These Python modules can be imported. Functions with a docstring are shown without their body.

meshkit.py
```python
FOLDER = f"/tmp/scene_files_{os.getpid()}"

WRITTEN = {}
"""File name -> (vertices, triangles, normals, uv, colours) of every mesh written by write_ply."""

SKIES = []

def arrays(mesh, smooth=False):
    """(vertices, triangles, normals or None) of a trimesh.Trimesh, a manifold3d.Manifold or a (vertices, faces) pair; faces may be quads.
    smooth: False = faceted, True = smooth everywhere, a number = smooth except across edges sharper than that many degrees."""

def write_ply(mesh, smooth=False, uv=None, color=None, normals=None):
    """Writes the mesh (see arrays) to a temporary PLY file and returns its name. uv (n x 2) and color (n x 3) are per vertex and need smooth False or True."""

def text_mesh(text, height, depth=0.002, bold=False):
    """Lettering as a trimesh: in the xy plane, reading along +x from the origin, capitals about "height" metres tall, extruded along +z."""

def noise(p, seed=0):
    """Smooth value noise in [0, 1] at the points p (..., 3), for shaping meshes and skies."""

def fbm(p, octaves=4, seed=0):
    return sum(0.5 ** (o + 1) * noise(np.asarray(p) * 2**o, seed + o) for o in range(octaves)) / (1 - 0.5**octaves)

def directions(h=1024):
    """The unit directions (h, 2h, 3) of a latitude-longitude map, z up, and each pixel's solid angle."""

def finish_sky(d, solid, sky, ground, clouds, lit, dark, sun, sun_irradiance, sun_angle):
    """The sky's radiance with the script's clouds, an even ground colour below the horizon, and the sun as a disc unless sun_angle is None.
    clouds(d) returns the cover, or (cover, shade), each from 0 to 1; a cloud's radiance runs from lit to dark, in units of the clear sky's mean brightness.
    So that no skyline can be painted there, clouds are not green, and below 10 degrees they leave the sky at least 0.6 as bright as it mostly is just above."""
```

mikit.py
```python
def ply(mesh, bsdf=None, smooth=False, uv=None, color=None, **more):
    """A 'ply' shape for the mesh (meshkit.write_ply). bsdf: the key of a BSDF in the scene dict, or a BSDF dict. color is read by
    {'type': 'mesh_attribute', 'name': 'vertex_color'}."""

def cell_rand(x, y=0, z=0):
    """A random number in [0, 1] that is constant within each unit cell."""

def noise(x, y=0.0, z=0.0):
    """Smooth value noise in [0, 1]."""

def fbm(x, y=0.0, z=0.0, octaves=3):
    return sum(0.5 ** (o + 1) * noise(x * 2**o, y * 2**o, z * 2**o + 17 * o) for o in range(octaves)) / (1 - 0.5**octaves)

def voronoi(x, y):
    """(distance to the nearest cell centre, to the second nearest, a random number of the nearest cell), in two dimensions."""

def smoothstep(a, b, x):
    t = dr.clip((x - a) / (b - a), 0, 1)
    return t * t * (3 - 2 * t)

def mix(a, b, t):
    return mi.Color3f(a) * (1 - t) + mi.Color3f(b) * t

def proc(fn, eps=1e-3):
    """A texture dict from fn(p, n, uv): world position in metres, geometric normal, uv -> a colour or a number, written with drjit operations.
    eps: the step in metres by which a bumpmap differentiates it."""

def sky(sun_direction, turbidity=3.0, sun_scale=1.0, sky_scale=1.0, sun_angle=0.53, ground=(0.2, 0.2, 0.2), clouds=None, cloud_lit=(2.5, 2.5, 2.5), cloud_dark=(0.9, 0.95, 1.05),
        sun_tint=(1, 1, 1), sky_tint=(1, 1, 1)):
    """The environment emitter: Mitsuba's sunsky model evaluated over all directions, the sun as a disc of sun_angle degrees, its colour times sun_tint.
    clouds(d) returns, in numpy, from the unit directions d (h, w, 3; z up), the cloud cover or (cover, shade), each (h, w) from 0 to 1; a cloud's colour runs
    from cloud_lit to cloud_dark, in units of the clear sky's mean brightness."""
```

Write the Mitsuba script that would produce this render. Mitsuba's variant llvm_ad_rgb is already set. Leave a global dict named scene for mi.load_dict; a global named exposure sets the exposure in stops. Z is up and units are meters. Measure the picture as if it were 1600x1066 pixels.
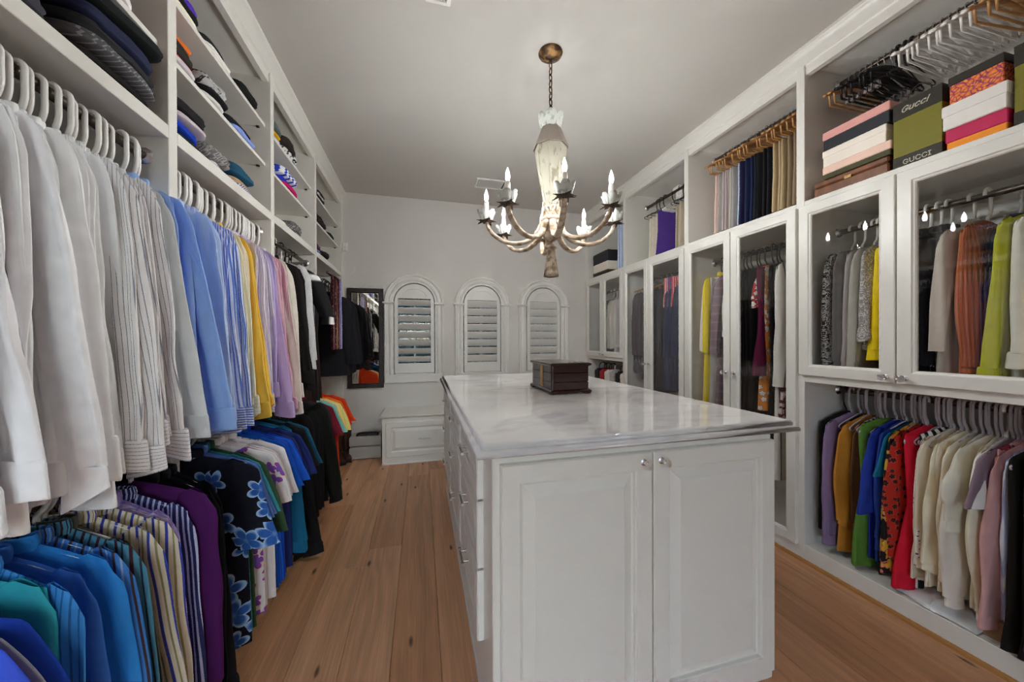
import math, random
import numpy as np, trimesh, shapely
from shapely.geometry import Polygon, box as sbox
import drjit as dr
import mitsuba as mi
import mikit, meshkit
from mikit import proc, noise, fbm, voronoi, cell_rand, smoothstep, mix

# ------------------------------------------------------------------ camera, sky, exposure
T4 = mi.ScalarTransform4f
RIGHT = np.array([0.96807477, -0.25063413, -0.00371122])
UP = np.array([0.00473656, 0.00348789, 0.9999827])
FWD = np.array([0.25061685, 0.9680756, -0.00456368])
FOCAL = 548.9                                   # pixels of a 1600 px wide frame
scene = {'type': 'scene'}
scene['camera'] = {'type': 'perspective', 'fov_axis': 'x', 'fov': math.degrees(2 * math.atan(800 / FOCAL)),
                   'near_clip': 0.02, 'far_clip': 100.0,
                   'to_world': T4([[-RIGHT[0], UP[0], FWD[0], 0], [-RIGHT[1], UP[1], FWD[1], 0],
                                   [-RIGHT[2], UP[2], FWD[2], 1.25], [0, 0, 0, 1]])}
SKY = 30.0
scene['sky'] = mikit.sky((0.3, -0.5, 0.7), turbidity=4.0, sun_scale=0.0, sky_scale=SKY, ground=(0.12, 0.12, 0.11), sky_tint=(1.10, 1.0, 0.83))
BULB = 560.0                                     # radiance of the candle bulbs
exposure = 0.0

labels = {}
RNG = np.random.default_rng(7)
rnd = random.Random(11)

# ------------------------------------------------------------------ naming
used = {}
def fresh(key):
    n = used.get(key, 0); used[key] = n + 1
    return key if n == 0 else f'{key}_{n:03d}'
def thing(name, label, cat, group=None):
    k = fresh(name); labels[k] = {'label': label, 'category': cat}
    if group: labels[k]['group'] = group
    return k
def mk(mesh, bsdf, smooth=False, uv=None, **more):
    return mikit.ply(mesh, 'mat_' + bsdf, smooth=smooth, uv=uv, **more)
def part(parent, name, mesh, bsdf, smooth=False, uv=None, label=None, tw=None, **more):
    k = fresh(parent + '__' + name)
    d = mesh if isinstance(mesh, dict) else mk(mesh, bsdf, smooth=smooth, uv=uv, **more)
    if tw is not None: d = {**d, 'to_world': tw}
    scene[k] = d
    if label: labels[k] = {'label': label}
    return k
def solo(name, label, cat, mesh, bsdf, smooth=False, uv=None, group=None, tw=None):
    k = thing(name, label, cat, group)
    d = mesh if isinstance(mesh, dict) else mk(mesh, bsdf, smooth=smooth, uv=uv)
    if tw is not None: d = {**d, 'to_world': tw}
    scene[k] = d
    return k
def struct(name, mesh=None, bsdf=None, smooth=False, label=None):
    k = fresh(name); labels[k] = {'kind': 'structure'}
    if label: labels[k]['label'] = label
    if mesh is not None: scene[k] = mk(mesh, bsdf, smooth=smooth)
    return k
ORD = ['first', 'second', 'third', 'fourth', 'fifth', 'sixth', 'seventh', 'eighth', 'ninth', 'tenth', 'eleventh', 'twelfth',
       'thirteenth', 'fourteenth', 'fifteenth', 'sixteenth', 'seventeenth', 'eighteenth', 'nineteenth', 'twentieth']

# ------------------------------------------------------------------ mesh helpers
def cat(ms):
    vs, fs, o = [], [], 0
    for m in ms:
        v, f = (np.asarray(m.vertices), np.asarray(m.faces)) if hasattr(m, 'vertices') else m
        f = np.asarray(f)
        if f.shape[1] == 4: f = np.vstack([f[:, [0, 1, 2]], f[:, [0, 2, 3]]])
        vs.append(np.asarray(v, float)); fs.append(f + o); o += len(v)
    return np.vstack(vs), np.vstack(fs)
_pat = []
for sx in (-1, 1):
    for sy in (-1, 1):
        for sz in (-1, 1):
            for ax in range(3):
                c = [1, 1, 1]; c[ax] = 0
                _pat.append(((sx, sy, sz), c))
def _cb_faces():
    from scipy.spatial import ConvexHull
    pts = np.array([[s[i] * (1 - .2 * c[i]) for i in range(3)] for s, c in _pat])
    h = ConvexHull(pts); f = h.simplices.copy(); n = h.equations[:, :3]
    for i, t in enumerate(f):
        if np.dot(np.cross(pts[t[1]] - pts[t[0]], pts[t[2]] - pts[t[0]]), n[i]) < 0: f[i] = t[::-1]
    return f
CBF = _cb_faces()
SGN = np.array([s for s, c in _pat], float); CUT = np.array([c for s, c in _pat], float)
def cb(x0, x1, y0, y1, z0, z1, c=.002):
    h = np.array([abs(x1 - x0), abs(y1 - y0), abs(z1 - z0)]) / 2
    m = np.array([x0 + x1, y0 + y1, z0 + z1]) / 2
    c = min(c, h.min() * .9)
    return m + SGN * (h - c * CUT), CBF
def tube(pts, r, n=8, closed=False, flat=None, caps=True):
    p = np.asarray(pts, float); N = len(p)
    r = np.broadcast_to(r, (N,))
    t = (np.roll(p, -1, 0) - np.roll(p, 1, 0)) if closed else np.gradient(p, axis=0)
    t /= np.linalg.norm(t, axis=1, keepdims=True) + 1e-12
    a = np.cross(t[0], [0, 0, 1.] if abs(t[0][2]) < .9 else [1., 0, 0]); a /= np.linalg.norm(a)
    A = []
    for i in range(N):
        a = a - t[i] * np.dot(a, t[i]); a /= np.linalg.norm(a); A.append(a)
    A = np.array(A); B = np.cross(t, A)
    ang = np.arange(n) * 2 * np.pi / n
    fl = (1., 1.) if flat is None else flat
    v = p[:, None] + r[:, None, None] * (np.cos(ang)[None, :, None] * A[:, None] * fl[0] + np.sin(ang)[None, :, None] * B[:, None] * fl[1])
    v = v.reshape(-1, 3)
    M = N if closed else N - 1
    i, j = np.meshgrid(np.arange(M), np.arange(n), indexing='ij')
    q = np.stack([i * n + j, i * n + (j + 1) % n, ((i + 1) % N) * n + (j + 1) % n, ((i + 1) % N) * n + j], -1).reshape(-1, 4)
    f = np.vstack([q[:, [0, 1, 2]], q[:, [0, 2, 3]]])
    if caps and not closed:
        k = len(v); v = np.vstack([v, p[0], p[-1]]); jj = np.arange(n)
        f = np.vstack([f, np.stack([jj * 0 + k, (jj + 1) % n, jj], 1), np.stack([jj * 0 + k + 1, (N - 1) * n + jj, (N - 1) * n + (jj + 1) % n], 1)])
    return v, f
def lathe(prof, n=24, c=(0, 0, 0), ang0=0.):
    p = np.asarray(prof, float); a = ang0 + np.arange(n) * 2 * np.pi / n
    v = np.stack([p[:, 0, None] * np.cos(a), p[:, 0, None] * np.sin(a), np.repeat(p[:, 1, None], n, 1)], -1).reshape(-1, 3) + np.asarray(c)
    i, j = np.meshgrid(np.arange(len(p) - 1), np.arange(n), indexing='ij')
    q = np.stack([i * n + j, i * n + (j + 1) % n, (i + 1) * n + (j + 1) % n, (i + 1) * n + j], -1).reshape(-1, 4)
    return v, np.vstack([q[:, [0, 1, 2]], q[:, [0, 2, 3]]])
def gridf(nr, nc, wrap=True):
    M = nc if wrap else nc - 1
    i, j = np.meshgrid(np.arange(nr - 1), np.arange(M), indexing='ij')
    q = np.stack([i * nc + j, i * nc + (j + 1) % nc, (i + 1) * nc + (j + 1) % nc, (i + 1) * nc + j], -1).reshape(-1, 4)
    return np.vstack([q[:, [0, 1, 2]], q[:, [0, 2, 3]]])
def rectloops(o, u, v, n, w, h, loops, cap0=False, cap1=True):
    """nested rectangles: o = corner, u, v = unit in-plane axes, n = out of the plane; loops = (inset, height along n)"""
    o, u, v, n = (np.asarray(x, float) for x in (o, u, v, n))
    V = []
    for ins, d in loops:
        for a, b in ((ins, ins), (w - ins, ins), (w - ins, h - ins), (ins, h - ins)):
            V.append(o + u * a + v * b + n * d)
    F = gridf(len(loops), 4)
    k = (len(loops) - 1) * 4
    if cap1: F = np.vstack([F, [[k, k + 1, k + 2], [k, k + 2, k + 3]]])
    if cap0: F = np.vstack([F, [[2, 1, 0], [3, 2, 0]]])
    return np.array(V), F
def prism_y(poly_xz, y0, y1):
    m = trimesh.creation.extrude_polygon(Polygon(poly_xz), y1 - y0, engine='earcut')
    v = np.asarray(m.vertices); v = np.stack([v[:, 0], y1 - v[:, 2], v[:, 1]], 1)
    return v, np.asarray(m.faces)
def ext_xz(poly, y0, y1):
    """shapely polygon in (x, z) extruded over y"""
    ms = []
    for g in getattr(poly, 'geoms', [poly]):
        m = trimesh.creation.extrude_polygon(g, y1 - y0, engine='earcut')
        v = np.asarray(m.vertices); ms.append((np.stack([v[:, 0], y1 - v[:, 2], v[:, 1]], 1), np.asarray(m.faces)))
    return cat(ms)
def bend(pts, n=6):
    """Catmull-Rom through the points"""
    p = np.asarray(pts, float); P = np.vstack([2 * p[0] - p[1], p, 2 * p[-1] - p[-2]]); out = []
    for i in range(1, len(P) - 2):
        for s in np.linspace(0, 1, n, endpoint=False):
            a, b, c, d = P[i - 1], P[i], P[i + 1], P[i + 2]
            out.append(.5 * (2 * b + (c - a) * s + (2 * a - 5 * b + 4 * c - d) * s ** 2 + (3 * b - a - 3 * c + d) * s ** 3))
    return np.array(out + [p[-1]])
def lin(c):
    if isinstance(c, str):
        c = [int(c[i:i + 2], 16) / 255 for i in (0, 2, 4)]
    c = np.asarray(c, float)
    return np.where(c <= .04045, c / 12.92, ((c + .055) / 1.055) ** 2.4)
def rgb(c): return {'type': 'rgb', 'value': [float(x) for x in lin(c)]}

# ------------------------------------------------------------------ materials
def pr(name, color, rough=.5, **k):
    col = rgb(color) if isinstance(color, (str, tuple, list)) else color
    scene['mat_' + name] = {'type': 'twosided', 'b': {'type': 'principled', 'base_color': col, 'roughness': rough, **k}}
pr('paint', 'd6d3cc', .32, specular=.45)
pr('wallpaint', 'd3cfca', .75, specular=.2)
pr('ceilpaint', 'bdb9b3', .85, specular=.15)
pr('trimpaint', 'dcdad5', .4, specular=.4)
pr('plastic_white', 'e4e2de', .35, specular=.5)
pr('velvet_grey', 'a8a0a6', .7, specular=.3, sheen=.5)
pr('plastic_black', '1b1a1b', .45, specular=.4)
def woodlight(p, n, uv):
    g = fbm(p.x * 18, p.y * 18, p.z * 40)
    return mix(mi.Color3f(.36, .17, .055), mi.Color3f(.55, .30, .12), g)
pr('wood_hanger', proc(woodlight), .35, specular=.5, clearcoat=.4)
scene['mat_chrome'] = {'type': 'twosided', 'b': {'type': 'roughconductor', 'material': 'Cr', 'alpha': .15}}
scene['mat_nickel'] = {'type': 'twosided', 'b': {'type': 'roughconductor', 'material': 'none', 'alpha': .2, 'specular_reflectance': rgb('b4b0aa')}}
pr('rail_metal', '5b5048', .3, metallic=.9)
scene['mat_pane'] = {'type': 'thindielectric', 'int_ior': 1.5, 'specular_transmittance': {'type': 'rgb', 'value': .93}}
scene['mat_crystal'] = {'type': 'dielectric', 'int_ior': 1.55}
scene['mat_mirror_glass'] = {'type': 'conductor', 'material': 'Ag'}
def marble(p, n, uv):
    w = fbm(p.x * 1.6 + 3, p.y * 2.6, p.z * 2, octaves=4)
    a = fbm(p.x * 2.2 + w * 1.6, p.y * 4.2 - w * 2.0, p.z * 4 + 9, octaves=5)
    v1 = 1 - smoothstep(0, .085, dr.abs(a - .5))
    b = fbm(p.x * 5 + w * 4 + 40, p.y * 9 + w * 3, p.z * 9, octaves=4)
    v2 = 1 - smoothstep(0, .022, dr.abs(b - .46))
    cloud = smoothstep(.35, .68, w)
    c = mix(mi.Color3f(.80, .775, .76), mi.Color3f(.60, .58, .59), cloud * .6)
    c = mix(c, mi.Color3f(.46, .44, .47), v1 * .46 * smoothstep(.42, .62, b))
    return mix(c, mi.Color3f(.26, .23, .25), v2 * .5 * smoothstep(.54, .68, a))
pr('marble', proc(marble), .045, specular=.7)
def floorwood(p, n, uv):
    i = dr.floor(uv.y); x = (uv.y - i) / .3; y = uv.x
    r1, r2 = cell_rand(i, 3, 1), cell_rand(i, 5, 2)
    yy = y + r1 * 37
    warp = fbm(x * 9 + r2 * 60, yy * 1.1, r1 * 9, octaves=3)
    rings = .5 + .5 * dr.sin((x * 60 + warp * 22 + r1 * 20))
    grain = fbm(x * 230 + warp * 8, yy * 5, r2 * 30, octaves=3)
    c = mix(mi.Color3f(.52, .255, .125), mi.Color3f(.68, .375, .21), r1 * .75 + .15)
    fine = fbm(x * 420, yy * 9, r1 * 11, octaves=2)
    c = c * (.70 + .34 * fbm(x * 6 + r2 * 9, yy * .9, 3.3, octaves=3) + .13 * rings + .34 * (grain - .5) + .22 * (fine - .5))
    pale = smoothstep(.62, .75, grain) * smoothstep(.5, .8, fbm(x * 5, yy * 1.3, r2 * 20))
    c = mix(c, mi.Color3f(.50, .34, .22), pale * .5)
    kd, k2, kr = voronoi(x * 6 + r2 * 31, yy * 1.9)
    knot = (1 - smoothstep(.015, .075, kd)) * dr.select(kr > .70, 1., 0.)
    c = mix(c, mi.Color3f(.05, .022, .012), knot * .85)
    cr = smoothstep(.70, .80, fbm(x * 55 + r1 * 77 + warp * 4, yy * 2.2, r2 * 5 + 2, octaves=2)) * smoothstep(.62, .7, fbm(x * 7 + 5, yy * 1.7, r1 * 4 + 7))
    return mix(c, mi.Color3f(.045, .022, .014), cr * .8)
pr('floorwood', proc(floorwood), .38, specular=.4)
pr('floorgap', '2a1a12', .9)
def gilt(p, n, uv):
    a = fbm(p.x * 45, p.y * 45, p.z * 45, octaves=4); b = fbm(p.x * 15 + 9, p.y * 15, p.z * 15)
    c = mix(mi.Color3f(.30, .20, .12), mi.Color3f(.62, .52, .40), smoothstep(.3, .6, a))
    return mix(c, mi.Color3f(.13, .075, .04), smoothstep(.55, .75, b))
pr('gilt', proc(gilt), .5, specular=.4)
def bronze(p, n, uv):
    a = fbm(p.x * 40, p.y * 40, p.z * 40, octaves=4)
    return mix(mi.Color3f(.055, .03, .016), mi.Color3f(.32, .17, .06), smoothstep(.4, .75, a))
pr('bronze', proc(bronze), .4, metallic=.6)
def creamwood(p, n, uv):
    a = fbm(p.x * 60, p.y * 60, p.z * 18, octaves=4)
    return mix(mi.Color3f(.27, .25, .195), mi.Color3f(.15, .13, .09), smoothstep(.6, .72, a))
pr('creamwood', proc(creamwood), .6)
def petal(p, n, uv):
    a = fbm(p.x * 50, p.y * 50, p.z * 50, octaves=3)
    return mix(mi.Color3f(.60, .62, .57), mi.Color3f(.38, .40, .36), smoothstep(.5, .75, a))
pr('petal', proc(petal), .6)
pr('leafmetal', '4a4038', .5, metallic=.3)
pr('candle', 'efe9db', .6)
pr('greywood', '8a7f74', .6)
def mahog(p, n, uv):
    g = fbm(p.x * 12, p.y * 12, p.z * 70, octaves=3)
    return mix(mi.Color3f(.010, .003, .003), mi.Color3f(.035, .009, .009), g)
pr('mahogany', proc(mahog), .12, specular=.6)
pr('darkframe', '231a19', .4, specular=.4)
def browncase(p, n, uv):
    g = fbm(p.x * 8, p.y * 30, p.z * 12, octaves=4)
    return mix(mi.Color3f(.07, .020, .008), mi.Color3f(.24, .085, .032), g)
pr('browncase', proc(browncase), .4)
pr('hedge', '2a4238', .9)
pr('gardenwall', '6a8ea2', .9)
pr('leather_brown', '3a261c', .45)
pr('clearplastic', 'cfd0d0', .15, spec_trans=.0, specular=.6)
for nm_, col_ in dict(m_black='141416', m_cream='e6dccf', m_pink='d59a92', m_peach='e2bfae', m_navybox='23242c', m_olive='726c1e', m_white='dcd8d3', m_magenta='b81a50',
                      m_orange='e48a18', m_bag='2a251d', m_text='a9a494', m_gold='c9a86a', m_grey='aaa7a2', oak='a8763e', m_card='8a6b52', m_tan='b48a5e', m_olivedk='3d3a1c', m_red='a2202a').items():
    pr(nm_, col_, .55, specular=.35)
def orangeprint(p, n, uv):
    d, d2, r = voronoi(p.x * 70 + p.y * 70 + 1.2 * noise(p.x * 40, p.y * 40, p.z * 40), p.z * 70)
    w = dr.abs(d2 - d)
    c = mix(mi.Color3f(.72, .16, .02), mi.Color3f(.25, .02, .10), 1 - smoothstep(.10, .22, w))
    return mix(c, mi.Color3f(.80, .32, .05), dr.select(d < .16, 1., 0.))
pr('orangeprint', proc(orangeprint), .6)

# cloth: one BSDF for every garment; uv = (u metres, style + v metres * .3)
STY = []
def st(a, b=None, c=None, kind=0, f=100., w=.3):
    b = a if b is None else b; c = b if c is None else c
    STY.append([*lin(a), *lin(b), *lin(c), kind, f, w]); return len(STY) - 1
def jit(a, s=.03):
    c = np.array([int(a[i:i + 2], 16) / 255 for i in (0, 2, 4)]); c = np.clip(c * (1 + s * RNG.normal()) + s * .4 * RNG.normal(size=3), .01, .98); return tuple(c)
STYARR = {}
def clothcol(p, n, uv):
    arr = STYARR['a']; N = STYARR['n']
    i = dr.clip(dr.floor(uv.y), 0, N - 1); v = (uv.y - i) / .3; u = uv.x
    k = mi.UInt32(i) * 12
    g = lambda j: dr.gather(mi.Float, arr, k + j)
    A, B, C = mi.Color3f(g(0), g(1), g(2)), mi.Color3f(g(3), g(4), g(5)), mi.Color3f(g(6), g(7), g(8))
    kind, f, w = g(9), g(10), g(11)
    def band(t, w):
        s = t - dr.floor(t)
        return smoothstep(0, .06, s) * (1 - smoothstep(w, w + .06, s))
    su, sv, su2 = band(u * f, w), band(v * f, w), band(u * f + .5, w * .7)
    fx, fy = u * f, v * f                       # flowers: one per cell, five petals
    best, ox, oy, r = mi.Float(9), mi.Float(0), mi.Float(0), mi.Float(0)
    for a_ in (-1, 0, 1):
        for b_ in (-1, 0, 1):
            cx, cy = dr.floor(fx) + a_, dr.floor(fy) + b_
            dx, dy = cx + .15 + .7 * cell_rand(cx, cy, i) - fx, cy + .15 + .7 * cell_rand(cx, cy, i + 77) - fy
            q = dx * dx + dy * dy; m_ = q < best
            best = dr.select(m_, q, best); ox = dr.select(m_, dx, ox); oy = dr.select(m_, dy, oy); r = dr.select(m_, cell_rand(cx, cy, i + 31), r)
    d = dr.sqrt(best); th = dr.atan2(oy, ox)
    lobe = dr.abs(dr.cos(2.5 * th + r * 6.3)); R_ = w * (.55 + .5 * lobe) * (.75 + .5 * r)
    pet = 1 - smoothstep(R_ * .93, R_, d)
    rim = smoothstep(R_ * .62, R_ * .92, d) * .9 + .25 * (1 - smoothstep(0, R_ * .25, d)) + .35 * (1 - smoothstep(.0, .25, lobe))
    sp = dr.select(noise(u * f, v * f, i) > 1 - w, 1., 0.)
    z = mi.Color3f(0.)
    col = mix(A, B, dr.select(kind == 1., su, dr.select(kind == 2., sv, 0.)))
    col = dr.select(kind == 3., mix(mix(A, B, su * .6), C, sv * .6), col)
    col = dr.select(kind == 4., mix(A, mix(B, C, dr.clip(rim, 0, 1)), pet), col)
    col = dr.select(kind == 5., mix(A, B, sp), col)
    col = dr.select(kind == 6., mix(mix(A, B, su), C, su2), col)
    return col * (.93 + .14 * fbm(u * 40, v * 40, i * 3.1, octaves=2))
scene['mat_cloth'] = {'type': 'twosided', 'b': {'type': 'principled', 'base_color': proc(clothcol), 'roughness': .8, 'specular': .2, 'sheen': .25}}
def cloth(parent, name, V, F, u, v, style, label=None):
    uv = np.stack([u, style + np.clip((v + .3) * .3, .001, .999)], 1)
    return part(parent, name, (V, F), 'cloth', True, uv, label)

# ------------------------------------------------------------------ the room
XL, XR, D, H = -.82, 2.07, 4.15, 2.855
LW, RW, FW = -1.22, 2.64, -1.7          # left, right, front wall
fl = struct('floor', cb(LW - .1, RW + .1, FW - .1, D + .3, -.08, -.02, 0), 'floorgap', label='oak plank floor')
PW = .188; x = -.119 - PW * 6; kpl = 0
while x < RW:
    y = FW - rnd.uniform(0, 1.2)
    if abs(x - (-.119)) < .01: y = -1.35
    while y < D:
        L = rnd.choice((1.25, 1.6, 1.9, 2.2)); y1 = min(y + L, D + .15); y0 = max(y, FW)
        if y1 > y0 + .03 and x > LW - .2:
            a, b, c = x + .0006, x + PW - .0006, .0012
            hz = rnd.uniform(-.0004, .0004)
            m = rectloops((a, y0 + .0006, 0), (1, 0, 0), (0, 1, 0), (0, 0, 1), b - a, y1 - y0 - .0012, [(0, -.021), (0, -.0012 + hz), (c, hz)])
            V = m[0]; uv = np.stack([V[:, 1], kpl + np.clip((V[:, 0] - x) * .3 + .01, .002, .9)], 1)
            part(fl, 'plank', m, 'floorwood', False, uv); kpl += 1
        y += L
    x += PW
# windows
WX = (-.07, .708, 1.48); SPR, SILL, RI = 1.667, .862, .228
def arch(xc, r, z0, zs, n=28):
    a = np.linspace(0, np.pi, n)
    return [(xc - r, z0), (xc + r, z0)] + [(xc + r * math.cos(t), zs + r * math.sin(t)) for t in a]
wall = sbox(LW - .1, 0, RW + .1, H)
for xc in WX: wall = wall.difference(Polygon(arch(xc, RI, SILL, SPR)))
struct('wall_back', ext_xz(wall, D, D + .16), 'wallpaint')
struct('wall_left', cb(LW - .1, LW, FW, D, 0, H, 0), 'wallpaint')
struct('wall_right', cb(RW, RW + .1, FW, D, 0, H, 0), 'wallpaint')
fwall = sbox(LW - .1, 0, RW + .1, H).difference(sbox(-1.05, 0, .45, 2.25))
struct('wall_front', ext_xz(fwall, FW - .12, FW), 'wallpaint')
struct('ceiling', cb(LW - .1, RW + .1, FW - .12, D + .16, H, H + .1, 0), 'ceilpaint')
struct('baseboard_back', cat([cb(-.80, -.40, D - .016, D, 0, .125, .003), cb(-.80, -.40, D - .024, D - .016, 0, .095, .003), cb(-.80, -.40, D - .02, D, .125, .14, .005)]), 'trimpaint')
# opening behind the camera
struct('trim_3', cat([cb(-1.15, -1.05, FW, FW + .02, 0, 2.35, .004), cb(.45, .55, FW, FW + .02, 0, 2.35, .004), cb(-1.15, .55, FW, FW + .022, 2.25, 2.36, .004)]), 'trimpaint')

def sweep_arch(xc, prof, z0, zs, n=36):
    """prof: (radius, depth towards the room); up one jamb, round the arch, down the other"""
    path = [((-1, 0), (xc, z0)), ((-1, 0), (xc, zs))]
    path += [((-math.cos(t), math.sin(t)), (xc, zs)) for t in np.linspace(0, np.pi, n)[1:-1]]
    path += [((1, 0), (xc, zs)), ((1, 0), (xc, z0))]
    V = np.array([[c[0] + d[0] * r, D - q, c[1] + d[1] * r] for d, c in path for r, q in prof])
    return V, gridf(len(path), len(prof), wrap=False)
CAS = [(.226, -.02), (.226, .012), (.232, .018), (.246, .018), (.250, .026), (.262, .030), (.270, .024), (.285, .020), (.298, .024), (.306, .034), (.318, .036), (.325, .028), (.325, -.0)]
for wi, xc in enumerate(WX):
    w = struct(f'window_{wi + 1}')
    part(w, 'casing', cat([sweep_arch(xc, CAS, .77, SPR), cb(xc - .325, xc + .325, D - .030, D, .768, .862, .004), cb(xc - .21, xc + .21, D - .036, D, .855, .87, .003)]), 'trimpaint', 40)
    for s in (-1, 1):
        a, b = sorted((xc + s * .218, xc + s * .342))
        part(w, 'cap_block', cat([cb(a, b, D - .048, D, SPR - .008, SPR + .008, .003), cb(a + .006, b - .006, D - .042, D, SPR - .016, SPR - .008, .002)]), 'trimpaint')
    part(w, 'reveal', (np.array([[px_, yy, pz] for px_, pz in arch(xc, RI, SILL, SPR) for yy in (D - .001, D + .16)]),
                       np.array([[2 * i, 2 * i + 1, 2 * ((i + 1) % 30) + 1] for i in range(30)] + [[2 * i, 2 * ((i + 1) % 30) + 1, 2 * ((i + 1) % 30)] for i in range(30)])), 'trimpaint', 40)
    sh = Polygon(arch(xc, .217, .874, SPR)).difference(sbox(xc - .180, .984, xc + .180, 1.716))
    s_ = part(w, 'shutter', cat([ext_xz(sh, D - .012, D + .018), tube([(xc + .135 * math.cos(t), D - .013, 1.722 + .105 * math.sin(t)) for t in np.linspace(0, np.pi, 20)], .0045, 6),
                                 cb(xc - .183, xc - .178, D - .015, D, .98, 1.72, .001), cb(xc + .178, xc + .183, D - .015, D, .98, 1.72, .001),
                                 cb(xc - .18, xc + .18, D - .015, D, .979, .984, .001), cb(xc - .18, xc + .18, D - .015, D, 1.716, 1.721, .001)]), 'trimpaint', 30)
    part(s_, 'hinge', cat([cb(xc - .222, xc - .215, D - .016, D - .008, zz - .03, zz + .03, .002) for zz in (1.05, 1.55)]), 'nickel')
    tilt = (45, 33, 27)[wi]
    for k in range(8):
        zc = .984 + .0915 * (k + .5); a = math.radians(tilt); L = []
        ang = np.arange(10) * 2 * np.pi / 10
        for xx in (xc - .179, xc + .179):
            for t in ang:
                h, d = .0475 * math.cos(t), .0055 * math.sin(t)
                L.append((xx, D + .004 - h * math.sin(a) + d * math.cos(a), zc + h * math.cos(a) + d * math.sin(a)))
        f = [[j, (j + 1) % 10, 10 + (j + 1) % 10] for j in range(10)] + [[j, 10 + (j + 1) % 10, 10 + j] for j in range(10)]
        f += [[0, j + 1, j] for j in range(1, 9)] + [[10, 10 + j, 11 + j] for j in range(1, 9)]
        part(s_, 'louver', (np.array(L), np.array(f)), 'trimpaint', 40)
    part(s_, 'tilt_rod', cb(xc - .006, xc + .006, D + .036, D + .046, .99, 1.71, .002), 'trimpaint')
    part(w, 'pane', (np.array([(a_, D + .12, b_) for a_, b_ in arch(xc, RI - .001, SILL, SPR)] + [(xc, D + .12, 1.4)]), np.array([[i, (i + 1) % 30, 30] for i in range(30)])), 'pane')
    part(w, 'sash', cat([cb(xc - .01, xc + .01, D + .11, D + .13, SILL, 1.88, .002), cb(xc - .226, xc + .226, D + .11, D + .13, 1.38, 1.40, .002)]), 'trimpaint')
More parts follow.
